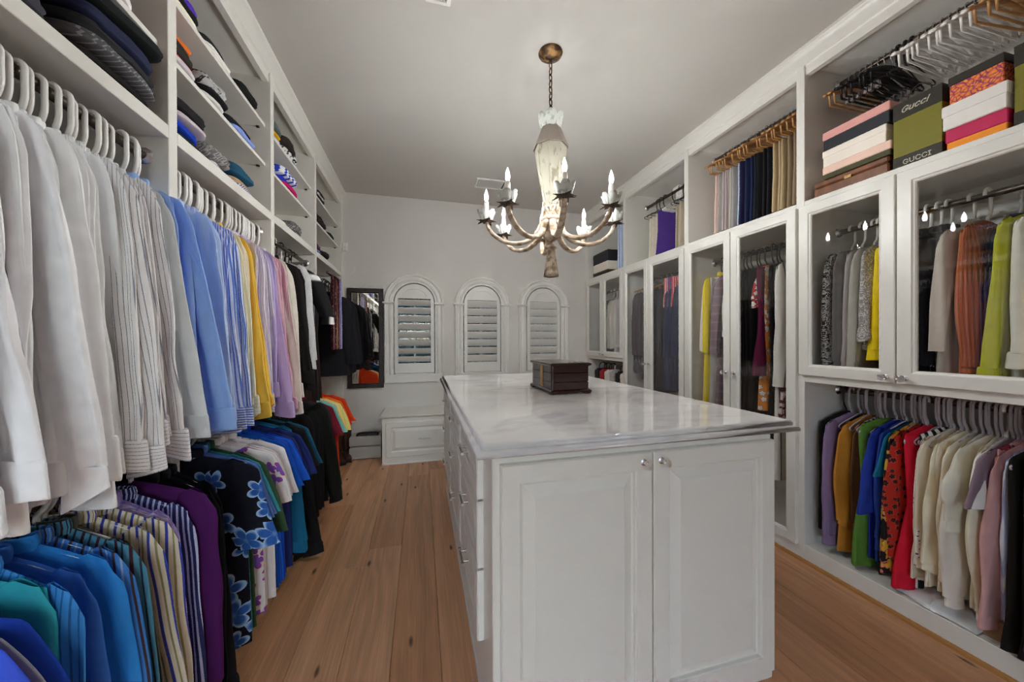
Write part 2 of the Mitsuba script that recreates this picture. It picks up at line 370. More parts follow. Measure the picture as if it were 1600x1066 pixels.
# hedge outside
g = np.random.default_rng(3)
hv = []
for k in range(1500):
    c = np.array([g.uniform(-2.2, 4.6), D + 1.9 + g.uniform(0, .8), g.uniform(.1, 2.75)]); a, b = g.normal(size=3), g.normal(size=3)
    a /= np.linalg.norm(a); b = np.cross(a, b); b /= np.linalg.norm(b); s = g.uniform(.08, .17)
    hv.append((np.array([c - a * s, c + b * s * .4, c + a * s, c - b * s * .4]), np.array([[0, 1, 2], [0, 2, 3]])))
k = solo('hedge', 'dark green leafy hedge outside beyond the window shutters', 'hedge', cat(hv), 'hedge'); labels[k]['kind'] = 'stuff'
struct('porch_roof', cb(-3, 6, D + .17, D + 3.2, 2.75, 2.9, 0), 'hedge', label='porch roof outside the back windows')
struct('garden_wall', cat([cb(-3.2, 5.6, D + 2.9, D + 3.0, -.2, 2.9, 0), cb(-3.2, -3.0, D + .2, D + 3.0, -.2, 2.2, 0), cb(5.4, 5.6, D + .2, D + 3.0, -.2, 2.2, 0)]), 'gardenwall', label='painted garden wall behind the hedge')
struct('ground_outside', cb(-8, 10, D + .3, 12, -.3, -.2, 0), 'hedge')

# crown mouldings
def crown(s, xf):
    pts = [(0, 2.715), (0, 2.755), (.004, 2.765), (.010, 2.770), (.014, 2.785), (.022, 2.81), (.032, 2.826), (.040, 2.832), (.044, 2.838), (.044, 2.855), (-.03, 2.855), (-.03, 2.715)]
    return [(xf + s * a, b) for a, b in (pts if s > 0 else pts[::-1])]
struct('trim_1', prism_y(crown(1, XL - .012), .60, D), 'paint', 30)
struct('trim_2', prism_y(crown(-1, XR + .010), .60, D), 'paint', 30)

# ------------------------------------------------------------------ left shelving
LDIV = [.62, 1.461, 2.300, 3.155, 4.127]
MS0, MS1 = 1.932, 1.977
ORDL = ['nearest the camera', 'second from the camera', 'third from the camera', 'beside the back wall']
RAILXL, RAILZU, RAILZD = -.89, 1.865, .955
def railmesh(x, z, y0, y1, r=.014):
    n = 14; t = np.linspace(0, 1, 6)
    return tube(np.stack([np.full(6, x), y0 + (y1 - y0) * t, np.full(6, z)], 1), r, n)
def flange(x, z, y, s):
    v, f = lathe([(0, .012), (.016, .012), (.020, .008), (.026, .004), (.028, 0), (0, 0)], 18)
    return np.stack([x + v[:, 0], y + s * v[:, 2], z + v[:, 1]], 1), (f if s < 0 else f[:, ::-1])
for i in range(4):
    y0, y1 = LDIV[i] + .022, LDIV[i + 1] - .022
    u = thing('shelving_unit', f'open white shelving bay over the shirt rails, {ORDL[i]}', 'closet unit', 'open white shelving bays')
    part(u, 'side_panel', cb(LW, XL, LDIV[i + 1] - .022, LDIV[i + 1] + .022, 0, 2.80, .002), 'paint')
    if i == 0: part(u, 'side_panel', cb(LW, XL, LDIV[0] - .022, LDIV[0] + .022, 0, 2.80, .002), 'paint')
    part(u, 'back_panel', cb(LW, LW + .012, y0, y1, 0, 2.80, .001), 'paint')
    part(u, 'top_panel', cb(LW + .012, XL - .05, y0, y1, 2.735, 2.76, .001), 'paint')
    part(u, 'fixed_shelf', cb(LW + .012, XL, y0, y1, MS0, MS1, .002), 'paint')
    for z in (2.236, 2.455):
        sh = part(u, 'adjustable_shelf', cb(LW + .012, XL - .028, y0 + .001, y1 - .001, z, z + .019, .0015), 'paint')
        [part(sh, 'shelf_pin', cb(XL - .07, XL - .055, yy, yy + .012, z - .008, z - .0005, .001), 'm_black') for yy in (y0, y1 - .012)]
    part(u, 'plinth', cb(LW + .012, XL - .02, y0, y1, 0, .08, .002), 'paint')
    if i < 3:
        for z in (RAILZU, RAILZD):
            r = part(u, 'hanging_rail', railmesh(RAILXL, z, y0, y1), 'rail_metal', True)
            [part(r, 'flange', flange(RAILXL, z, q_, s_), 'chrome', 30) for q_, s_ in ((y0, 1), (y1, -1))]
    else:
        r = part(u, 'hanging_rail', railmesh(-.93, 1.80, y0, y1), 'rail_metal', True)
        [part(r, 'flange', flange(-.93, 1.80, q_, s_), 'chrome', 30) for q_, s_ in ((y0, 1), (y1, -1))]
        r = part(u, 'hanging_rail', railmesh(RAILXL, RAILZD, y0, y1), 'rail_metal', True)
        [part(r, 'flange', flange(RAILXL, RAILZD, q_, s_), 'chrome', 30) for q_, s_ in ((y0, 1), (y1, -1))]

# ------------------------------------------------------------------ right wardrobe wall
RDIV = [.625, 1.510, 2.390, 3.280, 4.128]
RAILXR = 2.33
def knob(parent, pos, n):
    """crystal knob on a chrome rosette; n = unit outward normal"""
    n = np.asarray(n, float); a = np.cross(n, [0, 0, 1.]); b = np.cross(n, a)
    def m(prof, k):
        v, f = lathe(prof, k); return pos + v[:, :1] * a + v[:, 1:2] * b + v[:, 2:3] * n, f
    k = part(parent, 'knob', m([(0, 0), (.011, 0), (.011, .003), (.006, .006), (.005, .012), (.008, .016), (.008, .018), (0, .018)], 14), 'chrome', 35)
    part(k, 'crystal', m([(0, .0185), (.008, .0185), (.0155, .026), (.0165, .032), (.012, .040), (0, .0425)], 8), 'crystal')
def gdoor(u, y0, y1, z0, z1, knob_at=None, fw=.062):
    w, h = y1 - y0, z1 - z0
    o, U, V, N = (XR - .001, y1, z0), (0, -1, 0), (0, 0, 1), (-1, 0, 0)
    d = part(u, 'glass_door', rectloops(o, U, V, N, w, h, [(fw, 0), (0, 0), (0, .019), (.003, .022), (fw - .014, .022), (fw - .010, .017), (fw - .004, .015), (fw, .010), (fw, 0)], cap1=False), 'paint')
    part(d, 'glass_pane', rectloops(o, U, V, N, w, h, [(fw - .002, .0085)]), 'pane')
    if knob_at: knob(d, np.array([XR - .023, *knob_at]), (-1, 0, 0))
ORDR = ['nearest the camera', 'second from the camera', 'third from the camera', 'beside the back wall']
for i in range(4):
    y0, y1 = RDIV[i] + .022, RDIV[i + 1] - .022; ym = (y0 + y1) / 2
    u = thing('wardrobe_unit', f'white wardrobe bay with glass doors below an open cubby, {ORDR[i]}', 'wardrobe', 'glass door wardrobe bays')
    part(u, 'side_panel', cb(XR, RW, RDIV[i + 1] - .022, RDIV[i + 1] + .022, 0, 2.80, .002), 'paint')
    if i == 0: part(u, 'side_panel', cb(XR, RW, RDIV[0] - .022, RDIV[0] + .022, 0, 2.80, .002), 'paint')
    part(u, 'back_panel', cb(RW - .012, RW, y0, y1, 0, 2.80, .001), 'paint')
    part(u, 'top_panel', cb(XR + .05, RW - .012, y0, y1, 2.76, 2.785, .001), 'paint')
    part(u, 'cubby_shelf', cat([cb(XR + .018, RW - .012, y0, y1, 1.985, 2.010, .001), cb(XR, XR + .018, y0, y1, 1.955, 2.012, .002)]), 'paint')
    part(u, 'base', cat([cb(XR + .02, RW - .012, y0, y1, .075, .096, .001), cb(XR, XR + .02, y0 - .044, y1, 0, .097, .002)]), 'paint')
    rails = []
    if i in (0, 1, 2): rails.append(2.70 if i < 2 else 2.64)
    if i in (0, 3):
        part(u, 'middle_shelf', cat([cb(XR + .018, RW - .012, y0, y1, 1.012, 1.035, .001), cb(XR, XR + .018, y0, y1, 1.007, 1.06, .002)]), 'paint')
        rails += [1.855] + ([.955] if i == 0 else [])
        zb, gap = 1.046, .0
    else:
        rails.append(1.865); zb = .085
    for z in rails:
        r = part(u, 'hanging_rail', railmesh(RAILXR, z, y0, y1), 'rail_metal', True)
        [part(r, 'flange', flange(RAILXR, z, q_, s_), 'chrome', 30) for q_, s_ in ((y0, 1), (y1, -1))]
    zk = 1.073 if i in (0, 3) else 1.017
    ms = (1.088, 1.955, 2.865, 3.715)[i]
    kd = .033
    gdoor(u, ms + .003, RDIV[i + 1] - .006, zb, 1.981, (ms + kd, zk))
    gdoor(u, RDIV[i] + .010, ms - .003, zb, 1.981, (ms - kd, zk))

struct('trim_4', prism_y([(XR + .002, 0), (XR - .014, 0), (XR - .013, .008), (XR - .008, .014), (XR + .002, .017)], .60, 4.128), 'oak', 40)

# ------------------------------------------------------------------ island
IX0, IX1, IY0, IY1 = .200, 1.245, 1.012, 2.945
isl = thing('closet_island', 'white closet island with panelled doors and side drawers under a marble top', 'island')
part(isl, 'carcass', cat([cb(IX0, IX1, IY0, IY1, .0, .911, .003)]), 'paint')
part(isl, 'base_moulding', cat([cb(IX0 - .004, IX1 + .003, IY0 - .004, IY1 + .004, 0, .035, .003)]), 'paint')
RP = [(0, 0), (0, .018), (.004, .022), (.056, .022), (.0585, .018), (.062, .0165), (.064, .007), (.069, .0055), (.073, .007), (.099, .0185), (.1035, .0205)]
for a, b, kx in ((.222, .7275, .694), (.7325, 1.238, .760)):
    d = part(isl, 'door', rectloops((a, IY0 - .0005, .045), (1, 0, 0), (0, 0, 1), (0, -1, 0), b - a, .838, RP), 'paint')
    knob(d, np.array([kx, IY0 - .021, .852]), (0, -1, 0))
def pull(parent, c, axis, n, L=.085):
    c, axis, n = (np.asarray(x, float) for x in (c, axis, n))
    ms = [tube([c - axis * L * .62 + n * .026, c + axis * L * .62 + n * .026], .0035, 8)]
    for s in (-1, 1):
        q = c + axis * s * L * .42
        ms += [tube([q, q + n * .026], .0036, 8), tube([q, q + n * .004], .0075, 10)]
        e = c + axis * s * L * .62 + n * .026
        ms.append(tube([e - axis * .006 * s, e + axis * .004 * s], .0062, 8))
    part(parent, 'pull_handle', cat(ms), 'nickel', 35)
RPd = [(0, 0), (0, .019), (.004, .023), (.034, .023), (.036, .018), (.039, .017), (.041, .009), (.045, .008), (.048, .009), (.064, .019), (.067, .021)]
for k in range(3):
    ya, yb = 1.165 + k * .585, 1.165 + k * .585 + .575
    for za, zb in ((.714, .878), (.482, .706), (.238, .474)):
        d = part(isl, 'drawer', rectloops((IX0 + .0005, yb, za), (0, -1, 0), (0, 0, 1), (-1, 0, 0), yb - ya, zb - za, RPd), 'paint')
        pull(d, (IX0 - .018, (ya + yb) / 2, (za + zb) / 2), (0, 1, 0), (-1, 0, 0))
def slab(x0, x1, y0, y1, z0, h):
    r = h / 2
    lo = [(r - r * math.cos(t), z0 + r + r * math.sin(t)) for t in np.linspace(-np.pi / 2, np.pi / 2, 9)]
    lo = [(r + .02, z0)] + lo
    return rectloops((x0, y0, 0), (1, 0, 0), (0, 1, 0), (0, 0, 1), x1 - x0, y1 - y0, lo, cap0=True, cap1=True)
CZ = .951
def ogee(x0, x1, y0, y1, z0, h, rt, rb):
    lo = [(rb, z0)] + [(rb - rb * math.sin(t), z0 + rb - rb * math.cos(t)) for t in np.linspace(0, np.pi / 2, 5)][1:] + [(rt - rt * math.cos(t), z0 + h - rt + rt * math.sin(t)) for t in np.linspace(0, np.pi / 2, 8)]
    return rectloops((x0, y0, 0), (1, 0, 0), (0, 1, 0), (0, 0, 1), x1 - x0, y1 - y0, [(rb + .02, z0)] + lo, cap0=True, cap1=True)
ct = thing('marble_countertop', 'polished white marble countertop with double rounded edge on the island', 'countertop')
part(ct, 'lower_slab', ogee(.150, 1.335, .972, 2.995, .911, .0205, .0125, .006), 'marble', 30)
part(ct, 'upper_slab', ogee(.166, 1.319, .988, 2.979, .9312, .0198, .0135, .0015), 'marble', 30)

# ------------------------------------------------------------------ jewellery box
jb = thing('jewelry_box', 'glossy dark mahogany jewelry box with a tan strip on the marble top', 'box')
bx0, bx1, by0, by1 = .682, .895, 1.775, 2.115
def boxring(x0, x1, y0, y1, z0, z1, prof): # profile of (outset, z)
    return rectloops((x0, y0, 0), (1, 0, 0), (0, 1, 0), (0, 0, 1), x1 - x0, y1 - y0, [(-o, z) for o, z in prof], cap0=True, cap1=True)
part(jb, 'body', boxring(bx0, bx1, by0, by1, 0, 0, [(0, CZ + .014), (0, CZ + .062), (-.003, CZ + .064), (-.003, CZ + .066), (0, CZ + .068), (0, CZ + .112), (-.003, CZ + .114)]), 'mahogany', 20)
part(jb, 'lid', boxring(bx0, bx1, by0, by1, 0, 0, [(-.003, CZ + .114), (0, CZ + .117), (0, CZ + .150), (.010, CZ + .154), (.014, CZ + .160), (.012, CZ + .166), (.002, CZ + .170)]), 'mahogany', 20)
part(jb, 'plinth', cat([boxring(bx0, bx1, by0, by1, 0, 0, [(.010, CZ + .008), (.014, CZ + .012), (.012, CZ + .018), (.004, CZ + .024), (0, CZ + .025)])] +
     [cb(a, a + .04, b, b + .04, CZ, CZ + .012, .003) for a in (bx0 - .012, bx1 - .028) for b in (by0 - .012, by1 - .028)]), 'mahogany', 20)
part(jb, 'corner_post', cat([tube([(a, b, CZ + .02), (a, b, CZ + .155)], .010, 10) for a in (bx0 + .004,) for b in (by0 + .004,)]), 'mahogany', True)
part(jb, 'strap', cb(bx0 - .003, bx0, 1.925, 1.965, CZ + .026, CZ + .152, .001), 'm_tan')

# ------------------------------------------------------------------ chandelier
CX, CY = .710, 1.858
ch = thing('chandelier', 'antique gilt candle chandelier with eight curved arms hanging from the ceiling', 'chandelier')
part(ch, 'canopy', lathe([(.066, H), (.068, H - .004), (.064, H - .012), (.045, H - .024), (.020, H - .034), (.010, H - .040), (.009, H - .052), (.0, H - .055)], 28, (CX, CY, 0)), 'bronze', True)
def ringlink(z, rot, hl=.021, r=.0032):
    t = np.linspace(0, 2 * np.pi, 18, endpoint=False)
    x = .0095 * np.cos(t); zz = z + hl * np.sin(t)
    return tube(np.stack([CX + x * math.cos(rot), CY + x * math.sin(rot), zz], 1), r, 6, closed=True)
z = H - .070
k = 0
while z > 2.49:
    part(ch, 'chain_link', ringlink(z, .4 + (k % 2) * np.pi / 2), 'bronze', True); z -= .0345; k += 1
def crowncup(c, r0, r1, h, n, bs, parent, nm, curl=.2, thick=.0025):
    """n separate up-turned petals round a circle"""
    for i in range(n):
        a0 = 2 * np.pi * i / n + .2
        S, Tt = np.meshgrid(np.linspace(0, 1, 8), np.linspace(-1, 1, 7), indexing='ij')
        wd = np.pi / n * 1.04 * np.where(S < .55, .72 + .28 * np.sin(S / .55 * np.pi / 2), np.sqrt(np.clip(1 - ((S - .55) / .50) ** 2, 0, 1)))
        rr = r0 + (r1 - r0) * S ** .7 + curl * .02 * S ** 3 + .004 * (1 - Tt ** 2)
        hh = h * S * (1 - .05 * np.exp(-(Tt / .25) ** 2) * (S > .9))
        A = a0 + Tt * wd
        o = [np.stack([c[0] + (rr - dd) * np.cos(A), c[1] + (rr - dd) * np.sin(A), c[2] + hh], -1).reshape(-1, 3) for dd in (0, thick)]
        f = gridf(8, 7, False)
        part(parent, nm, cat([(o[0], f), (o[1], f[:, ::-1])]), bs, True)
HEX = 8
part(ch, 'column', lathe([(.0, 2.0), (.038, 2.0), (.042, 2.02), (.086, 2.27), (.092, 2.318), (.0, 2.33)], HEX, (CX, CY, 0), .3), 'creamwood')
part(ch, 'roof', lathe([(.099, 2.316), (.099, 2.322), (.058, 2.425), (.054, 2.431), (.0, 2.433)], HEX, (CX, CY, 0), .3), 'greywood')
crowncup((CX, CY, 2.427), .050, .068, .075, 6, 'petal', ch, 'petal')
part(ch, 'column_ribs', cat([tube([(CX + .042 * math.cos(a), CY + .042 * math.sin(a), 2.02), (CX + .086 * math.cos(a), CY + .086 * math.sin(a), 2.27)], .0022, 5) for a in .3 + np.arange(8) * np.pi / 4]), 'creamwood', True)
part(ch, 'hub', lathe([(0, 1.80), (.020, 1.80), (.040, 1.815), (.054, 1.845), (.056, 1.870), (.045, 1.895), (.040, 1.905), (.052, 1.910), (.060, 1.918), (.060, 1.926), (.050, 1.934), (.040, 1.942), (.036, 1.965), (.034, 1.985), (.036, 2.0), (0, 2.0)], 28, (CX, CY, 0)), 'gilt', 40)
orn = []
for i in range(5):
    a = i * 2 * np.pi / 5 - 2.0
    for s, h in ((-1, .055), (1, .055), (0, .085)):
        p0 = np.array([CX + .045 * math.cos(a), CY + .045 * math.sin(a), 1.935]); tv = np.array([-math.sin(a), math.cos(a), 0])
        orn.append(tube(bend([p0, p0 + tv * s * .012 + [0, 0, h * .4], p0 + tv * s * .024 + [0, 0, h * .75], p0 + tv * s * .012 + [0, 0, h], p0 + tv * s * .004 + [0, 0, h * .8]], 5), .0055, 6))
part(ch, 'acanthus_ornament', cat(orn), 'gilt', True)
part(ch, 'finial_stem', lathe([(.0, 1.80), (.012, 1.80), (.008, 1.792), (.008, 1.786), (.022, 1.780), (.030, 1.772), (.032, 1.764), (.022, 1.756), (.024, 1.750), (.028, 1.744), (.018, 1.738), (.0, 1.736)], 24, (CX, CY, 0)), 'gilt', 40)
tas = np.array([[(.020 + .021 * s ** .8) * (1 + .035 * math.cos(20 * a)) for a in np.arange(80) * 2 * np.pi / 80] for s in np.linspace(0, 1, 8)])
a80 = np.arange(80) * 2 * np.pi / 80
tv = np.stack([CX + tas * np.cos(a80), CY + tas * np.sin(a80), np.repeat(1.738 - .135 * np.linspace(0, 1, 8)[:, None], 80, 1)], -1).reshape(-1, 3)
tf = gridf(8, 80); tv = np.vstack([tv, [CX, CY, 1.606]]); tf = np.vstack([tf, [[560 + j, 560 + (j + 1) % 80, 640] for j in range(80)]])
part(ch, 'tassel', (tv, tf), 'gilt', True)
scene['mat_bulbglass'] = {'type': 'diffuse', 'reflectance': {'type': 'rgb', 'value': .8}}
for i in range(8):
    a = math.radians(-101 + 45 * i); ca, sa = math.cos(a), math.sin(a)
    P = bend([(.045, 1.905), (.062, 1.880), (.085, 1.835), (.130, 1.800), (.195, 1.785), (.265, 1.796), (.322, 1.832), (.352, 1.872), (.362, 1.905)], 5)
    pts = np.stack([CX + P[:, 0] * ca, CY + P[:, 0] * sa, P[:, 1]], 1)
    arm = part(ch, 'arm', tube(pts, np.interp(np.linspace(0, 1, len(pts)), [0, .5, 1], [.016, .0145, .011]), 10, flat=(1.25, .85)), 'gilt', True)
    e = np.array([CX + .362 * ca, CY + .362 * sa, 1.905])
    lv = []
    for j in range(8):
        b = 2 * np.pi * j / 8 + .1
        d = np.array([math.cos(b), math.sin(b), 0]); t_ = np.array([-math.sin(b), math.cos(b), 0])
        q = [e + [0, 0, -.006], e + d * .030 + t_ * .014 + [0, 0, .004], e + d * .062 + [0, 0, .004 - .014 * (j % 2)], e + d * .030 - t_ * .014 + [0, 0, .004], e + d * .032 + [0, 0, -.001]]
        lv.append((np.array(q), np.array([[0, 1, 4], [1, 2, 4], [2, 3, 4], [3, 0, 4]])))
    lv.append(lathe([(0, -.012), (.012, -.010), (.018, 0), (.016, .006), (0, .007)], 14, e))
    part(arm, 'leaf_collar', cat(lv), 'leafmetal')
    crowncup(e + [0, 0, .004], .026, .046, .056, 6, 'petal', arm, 'petal')
    part(arm, 'candle', lathe([(0, .006), (.014, .006), (.014, .104), (.011, .110), (0, .110)], 16, e), 'candle', 30)
    bl = lathe([(0, .110), (.007, .110), (.0105, .119), (.013, .132), (.0115, .148), (.0075, .162), (.0035, .174), (0, .181)], 12, e)
    part(arm, 'bulb', bl, 'bulbglass', True, emitter={'type': 'area', 'radiance': {'type': 'rgb', 'value': [BULB * .90, BULB * .925, BULB * .92]}})

# ------------------------------------------------------------------ back wall pieces
bn = thing('storage_bench', 'low white storage bench with one panelled drawer under the arched windows', 'bench')
BX0, BX1, BY = -.380, .405, 3.700
part(bn, 'top', slab(BX0 - .018, BX1 + .018, BY - .022, D, .467, .028), 'paint', 30)
part(bn, 'carcass', cb(BX0, BX1, BY, D, 0, .467, .002), 'paint')
part(bn, 'shoe_moulding', cb(BX0 - .006, BX1 + .006, BY - .008, D, 0, .016, .004), 'paint')
d = part(bn, 'drawer', rectloops((BX0 + .036, BY, .078), (1, 0, 0), (0, 0, 1), (0, -1, 0), BX1 - BX0 - .072, .345, [(0, 0), (0, .016), (.004, .020), (.048, .020), (.050, .015), (.054, .014), (.056, .006), (.062, .0055), (.066, .007), (.086, .016), (.090, .018)]), 'paint')
pull(d, ((BX0 + BX1) / 2 + .01, BY - .016, .250), (1, 0, 0), (0, -1, 0))
mr = thing('wall_mirror', 'tall mirror in a dark wood frame on the back wall', 'mirror')
mx0, mx1, mz0, mz1 = -.775, -.403, .722, 1.815
part(mr, 'frame', rectloops((mx0, D - .001, mz0), (1, 0, 0), (0, 0, 1), (0, -1, 0), mx1 - mx0, mz1 - mz0, [(.050, 0), (0, 0), (0, .030), (.004, .034), (.044, .034), (.050, .026), (.050, 0)], cap1=False), 'darkframe')
part(mr, 'mirror_glass', rectloops((mx0, D - .001, mz0), (1, 0, 0), (0, 0, 1), (0, -1, 0), mx1 - mx0, mz1 - mz0, [(.048, .016)]), 'mirror_glass')
hc = thing('hard_case', 'grey hard travel case with black handle on the floor beside the bench', 'case')
def rbox(x0, x1, y0, y1, z0, z1, r): return boxring(x0, x1, y0, y1, 0, 0, [(-r, z0), (-r * .3, z0 + r * .3), (0, z0 + r), (0, z1 - r), (-r * .3, z1 - r * .3), (-r, z1)])
part(hc, 'shell', cat([rbox(-.725, -.415, 3.93, 4.115, .002, .135, .02), rbox(-.725, -.415, 3.93, 4.115, .137, .245, .02)]), 'm_grey', 40)
part(hc, 'handle', tube(bend([(-.65, 3.955, .240), (-.645, 3.95, .268), (-.60, 3.95, .276), (-.50, 3.95, .276), (-.455, 3.95, .268), (-.45, 3.955, .240)], 5), .010, 8), 'm_black', True)
part(hc, 'latch_plate', cb(-.66, -.44, 3.95, 4.06, .2445, .252, .004), 'm_black')
for k_, (bx, by, rz) in enumerate(((-.845, 3.96, .5), (-.775, 4.04, .3))):
    b_ = thing('boot', ('dark brown tall leather boot standing beside the grey case', 'second dark brown boot half hidden behind the first, by the back wall')[k_], 'boot', 'brown boots')
    c_, s_ = math.cos(rz), math.sin(rz)
    def bw(p): p = np.asarray(p, float); return np.stack([bx + p[:, 0] * c_ + p[:, 1] * s_, by + p[:, 0] * s_ - p[:, 1] * c_, p[:, 2]], 1)
    sh_ = lathe([(.040, .10), (.043, .16), (.052, .24), (.056, .31), (.055, .315), (.050, .30)], 20)
    part(b_, 'shaft', (bw(sh_[0] * [1, 1, 1]), sh_[1]), 'leather_brown', True)
    ft = tube(bend([(0, -.045, .055), (0, 0, .058), (0, .06, .045), (0, .12, .032), (0, .165, .028), (0, .18, .024)], 5), np.interp(np.linspace(0, 1, 26), [0, .1, .4, .75, .95, 1], [.02, .045, .046, .036, .03, .012]), 14)
    fv = bw(ft[0]); fv[:, 2] = np.maximum(fv[:, 2], .012)
    part(b_, 'foot', (fv, ft[1]), 'leather_brown', True)
    so = cb(-.034, .034, -.05, .185, 0, .014, .004)
    part(b_, 'sole', (bw(so[0]), so[1]), 'm_black')
sn = thing('wall_sensor', 'small white motion sensor high on the back wall at the shelving corner', 'sensor')
part(sn, 'housing', rectloops((-.818, D - .001, 2.215), (1, 0, 0), (0, 0, 1), (0, -1, 0), .05, .09, [(0, 0), (0, .012), (.003, .020), (.008, .024)]), 'plastic_white')
part(sn, 'lens', rectloops((-.806, D - .001, 2.225), (1, 0, 0), (0, 0, 1), (0, -1, 0), .026, .03, [(0, .0245), (.002, .027)]), 'trimpaint')
def vent(x0, x1, y0, y1, label):
    v = thing('ceiling_vent', label, 'vent')
    part(v, 'frame', rectloops((x0, y1, H), (1, 0, 0), (0, -1, 0), (0, 0, -1), x1 - x0, y1 - y0, [(0, 0.0005), (.003, .008), (.020, .010), (.024, .004), (.024, .001)], cap1=False), 'trimpaint')
    part(v, 'backing', rectloops((x0, y1, H), (1, 0, 0), (0, -1, 0), (0, 0, -1), x1 - x0, y1 - y0, [(.022, .001)]), 'm_black')
    n = int((x1 - x0 - .05) / .0135)
    for i in range(n):
        xx = x0 + .027 + i * .0135
        part(v, 'slat', (np.array([(xx, y0 + .022, H - .001), (xx + .008, y0 + .022, H - .010), (xx + .008, y1 - .022, H - .010), (xx, y1 - .022, H - .001), (xx + .002, y0 + .022, H - .001), (xx + .010, y0 + .022, H - .010), (xx + .010, y1 - .022, H - .010), (xx + .002, y1 - .022, H - .001)]),
                         np.array([[0, 1, 2], [0, 2, 3], [4, 6, 5], [4, 7, 6], [1, 5, 6], [1, 6, 2]])), 'trimpaint')
vent(.545, .865, 3.46, 3.68, 'white slatted ceiling vent near the back wall beyond the chandelier')
vent(.025, .145, 1.42, 1.715, 'white ceiling vent above the aisle at the photograph top edge')
# ------------------------------------------------------------------ garments
def N3(a, b, c, seed): return meshkit.noise(np.stack(np.broadcast_arrays(a, b, c), -1), seed) * 2 - 1
class Frame:
    """local (w across the garment, t towards the camera, z up from the rail) to the world"""
    def __init__(s, x, y, z, side, yaw=0.): s.o, s.s, s.c, s.n, s.lim = np.array([x, y, z]), side, math.cos(yaw), math.sin(yaw), 9.
    def __call__(s, w, t, z):
        w, t, z = np.broadcast_arrays(w, t, z)
        a, b = w * s.c - t * s.n, w * s.n + t * s.c
        k = s.lim - .06; a = np.where(a > k, k + .06 * np.tanh((a - k) / .06), a)
        return np.stack([s.o[0] + s.s * a, s.o[1] - b, s.o[2] + z], -1).reshape(-1, 3)
def faces(nr, nc, fr, wrap=True):
    f = gridf(nr, nc, wrap)
    return f if fr.s < 0 else f[:, ::-1]
def ripple(w, z, k, seed, ph):
    return .6 * np.sin(2 * np.pi * k * (w + .035 * N3(z * 2.5, ph, .3, seed)) + ph) + .55 * N3(w * k * 2.1, z * 1.6, ph, seed + 1) + .22 * N3(w * 28, z * 13, ph, seed + 2)
def bag(fr, W, z0, drop, L, T, seed, fold=.007, flare=1., k=7., nu=30, nv=20, waist=.96, tail=.02, hemw=0., up=1.3, wc=0., tc=0.):
    s = np.linspace(0, 1, nv)[:, None] ** 1.25
    ph = np.arange(nu)[None, :] * 2 * np.pi / nu
    Wv = W * np.interp(s, [0, .08, .45, 1], [.97, 1., waist, flare])
    w = Wv * np.cos(ph); x = np.abs(w) / Wv
    zt = z0 - drop * x ** up
    zb = z0 - drop - L + tail * x ** 2 + hemw * np.sin(w * 40 + seed)
    z = zt * (1 - s) + zb * s
    ramp = np.interp(s, [0, .015, .05, .18, 1], [.05, .62, .75, .9, 1.])
    p0 = seed * 1.7 % 6
    R = ripple(w, z, k, seed, p0)
    t = T * ramp * np.sign(np.sin(ph)) * np.abs(np.sin(ph)) ** .75 + fold * ramp * R * np.interp(s, [0, .3, 1], [.3, .8, 1.2])
    w2 = w + wc + .006 * s * N3(z * 5, .5, np.sign(w) + 0 * z, seed + 5)
    return fr(w2, t + tc, z), faces(nv, nu, fr), (w + 0 * z).ravel(), (-(z - z0)).ravel()
def sleeve(fr, w0, t0, zs, L, a, b, seed, dw=0., dt=0., bow=.01, fold=.005, nu=18, nv=18, k=16., puff=0., ribs=None, close=False):
    s = np.linspace(0, 1, nv)[:, None]; ph = np.arange(nu)[None, :] * 2 * np.pi / nu
    av = np.interp(s, [0, .1, .5, 1], [.55 * a, a, a * .92, a * .74]) * (1 + puff * np.sin(np.pi * np.clip(s, 0, 1)) ** 2 * np.interp(s, [0, .7, 1], [.3, 1.2, 1.]))
    bv = np.interp(s, [0, .12, .6, 1], [.25 * b, b * .8, b, b]) * (1 + puff * (.8 if ribs is None else .3) * np.sin(np.pi * s) ** 2)
    if close: bv = bv * np.interp(s, [0, .9, 1], [1, 1, .25])
    lw = av * np.cos(ph); z = zs - L * s + .02 * (1 - np.abs(np.cos(ph))) * (s < .05)
    R = ripple(lw + seed, z, k, seed, seed % 5)
    if ribs: R = np.sin(ph * ribs[0]) * ribs[1] / fold
    w = w0 + dw * s + bow * np.sin(np.pi * s) * np.sin(seed) + lw + .004 * N3(z * 9, np.sign(lw) + 0 * z, .1, seed + 9)
    t = t0 + dt * s + bv * np.sin(ph) + fold * np.interp(s, [0, .1, 1], [.2, .8, 1.]) * R
    return fr(w, t, z), faces(nv, nu, fr), ((lw if ribs is None else ph * .05) + 0 * z).ravel(), (s * L + 0 * ph).ravel()
def cuff(fr, w0, t0, zs, h, a, b, seed, nu=18):
    s = np.array([0., 0., .10, .5, .92, 1., 1., .5])[:, None]; q = np.array([.80, .92, 1.0, 1.06, 1.13, 1.12, 1.02, .9])[:, None]
    ph = np.arange(nu)[None, :] * 2 * np.pi / nu
    r = np.random.default_rng(seed + 50); tl = .22 * r.normal()
    lw = a * q * np.cos(ph); t = b * q * np.sin(ph) * (1 + .2 * np.sin(2 * ph + seed))
    z = zs - h * s + .004 * np.cos(ph + seed) * s + tl * lw * s
    return fr(w0 + lw, t0 + t, z), faces(8, nu, fr), (h * s + 0 * ph).ravel(), (lw + 0 * s).ravel()
